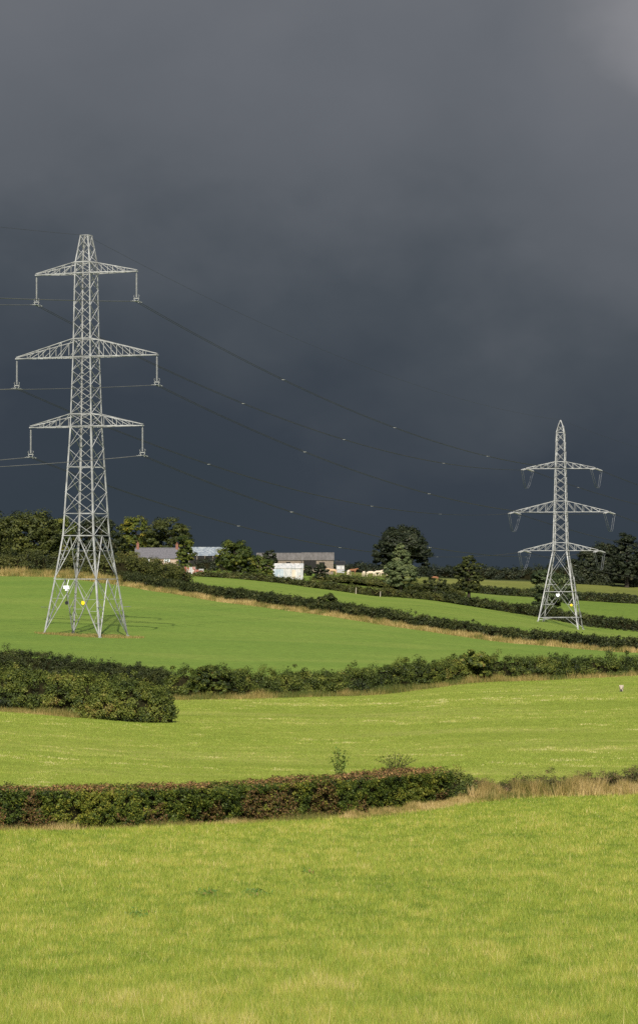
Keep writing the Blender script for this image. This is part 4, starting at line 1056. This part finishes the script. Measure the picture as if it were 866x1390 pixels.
# sheep
t = thing('sheep', 'lone pale sheep with a dark head grazing in the meadow at the right edge', 'sheep', W(843, 262), math.radians(-100))
t.scale = (.62,) * 3
V_ = [(0, 0, .62), (.35, 0, .62), (-.35, 0, .62), (-.5, 0, .6), (.5, 0, .6)]; R_ = [.3, .28, .29, .2, .2]; E_ = [(0, 1), (0, 2), (2, 3), (1, 4)]
for sy in (-1, 1):
    for xx, par in ((.38, 1), (-.38, 2)):
        a = len(V_); V_ += [(xx, sy * .14, .36), (xx + .02, sy * .14, .02)]; R_ += [.09, .04]; E_ += [(par, a), (a, a + 1)]
a = len(V_); V_ += [(.66, 0, .48), (.74, 0, .3)]; R_ += [.13, .11]; E_ += [(4, a), (a, a + 1)]
skin_body('body', V_, E_, R_, M['fleece'], t)
skin_body('head', [(.74, 0, .28), (.80, 0, .16), (.86, 0, .05), (.72, .14, .26), (.72, -.14, .26)], [(0, 1), (1, 2), (0, 3), (0, 4)], [.13, .115, .07, .03, .03], M['sheep_face'], t)

# ------------------------------------------------------------------ light, sky, camera
SUN_EL, SUN_AZ = 37.0, 0.0        # sun behind the camera, to the left (degrees)
el, az = math.radians(SUN_EL), math.radians(SUN_AZ)
to_sun = Vector((-math.sin(az) * math.cos(el), -math.cos(az) * math.cos(el), math.sin(el)))
ld = bpy.data.lights.new('sun', 'SUN'); ld.energy = 4.6; ld.angle = math.radians(.53); ld.color = (1.0, .94, .84)
lo = bpy.data.objects.new('sun', ld); C.objects.link(lo); lo.rotation_euler = to_sun.to_track_quat('Z', 'Y').to_euler(); lo.location = (0, -20, 60)

w = bpy.data.worlds.new('World'); bpy.context.scene.world = w; w.use_nodes = True; nt = w.node_tree; nt.nodes.clear()
out = N(nt, 'ShaderNodeOutputWorld'); bg = N(nt, 'ShaderNodeBackground'); bg.inputs[1].default_value = 0.1; nt.links.new(bg.outputs[0], out.inputs[0])
sky = N(nt, 'ShaderNodeTexSky', sky_type='NISHITA'); sky.sun_disc = False; sky.sun_elevation = el
sky.sun_rotation = math.atan2(to_sun.x, to_sun.y)
tc = N(nt, 'ShaderNodeTexCoord').outputs['Generated']
sep = N(nt, 'ShaderNodeSeparateXYZ'); nt.links.new(tc, sep.inputs[0])
def math_(op, a, b=None, clamp=False):
    n = N(nt, 'ShaderNodeMath', operation=op, use_clamp=clamp)
    for i, v in enumerate((a, b)):
        if v is None: continue
        if isinstance(v, (int, float)): n.inputs[i].default_value = v
        else: nt.links.new(v, n.inputs[i])
    return n.outputs[0]
# storm cloud brightness rises with elevation; soft billows displace the bands
n1 = noise(nt, mapping(nt, tc, (3.4, 3.4, 4.6), (.0, .45, .2)), 1.5, 5, .5)
n2 = noise(nt, mapping(nt, tc, (9.0, 9.0, 13.0), (.0, .5, .5)), 1.6, 5, .5)
zz = math_('ADD', sep.outputs[2], math_('MULTIPLY', math_('SUBTRACT', n1.outputs[0], .5), .13))
zz = math_('ADD', zz, math_('MULTIPLY', math_('SUBTRACT', n2.outputs[0], .5), .10))
dt = N(nt, 'ShaderNodeVectorMath', operation='DISTANCE'); nt.links.new(tc, dt.inputs[0]); dt.inputs[1].default_value = (.118, .978, .160)
zz = math_('ADD', zz, math_('MULTIPLY', math_('SUBTRACT', .062, dt.outputs['Value'], True), 1.7))   # paler break in the cloud
K = 1.0 / (0.1 * 1.55)             # undo background strength and exposure so the cloud shows its own tone
def cl(r, g, b):
    c = s2l(r, g, b); return (c[0] * K, c[1] * K, c[2] * K, 1)
cr = ramp(nt, math_('MULTIPLY', zz, 4.0, True), [(0.0, cl(54, 63, 72)), (.14, cl(57, 65, 75)), (.30, cl(73, 80, 88)), (.45, cl(92, 97, 104)), (.68, cl(103, 107, 114)), (.85, cl(111, 114, 120)), (1, cl(132, 133, 138))])
dark = cr.outputs[0]
# the storm fills the side of the sky away from the sun; behind the viewer the sky is open
msk = N(nt, 'ShaderNodeMapRange', interpolation_type='SMOOTHSTEP'); msk.inputs[1].default_value = .05; msk.inputs[2].default_value = .75
nt.links.new(sep.outputs[1], msk.inputs[0])
nt.links.new(mix(nt, msk.outputs[0], sky.outputs[0], dark), bg.inputs[0])

sc = bpy.context.scene
cd = bpy.data.cameras.new('camera'); cam = bpy.data.objects.new('camera', cd); C.objects.link(cam); sc.camera = cam
cam.location = (0, 0, 0); cam.rotation_euler = (math.radians(90), 0, 0)
cd.sensor_fit = 'VERTICAL'; cd.sensor_height = 24.0; cd.sensor_width = 24 * 866 / 1390; cd.lens = F / 1390 * 24.0
cd.shift_y = (YH - 695) / 1390; cd.clip_start = .5; cd.clip_end = 20000
sc.view_settings.view_transform = 'Standard'; sc.view_settings.look = 'None'; sc.view_settings.gamma = 1.0; sc.view_settings.use_curve_mapping = False
sc.view_settings.exposure = math.log2(1.55)
sc.render.engine = 'CYCLES'; sc.cycles.max_bounces = 5; sc.cycles.diffuse_bounces = 3; sc.cycles.use_denoising = False
sc.render.filter_size = 1.3 if hasattr(sc.render, 'filter_size') else 1.5
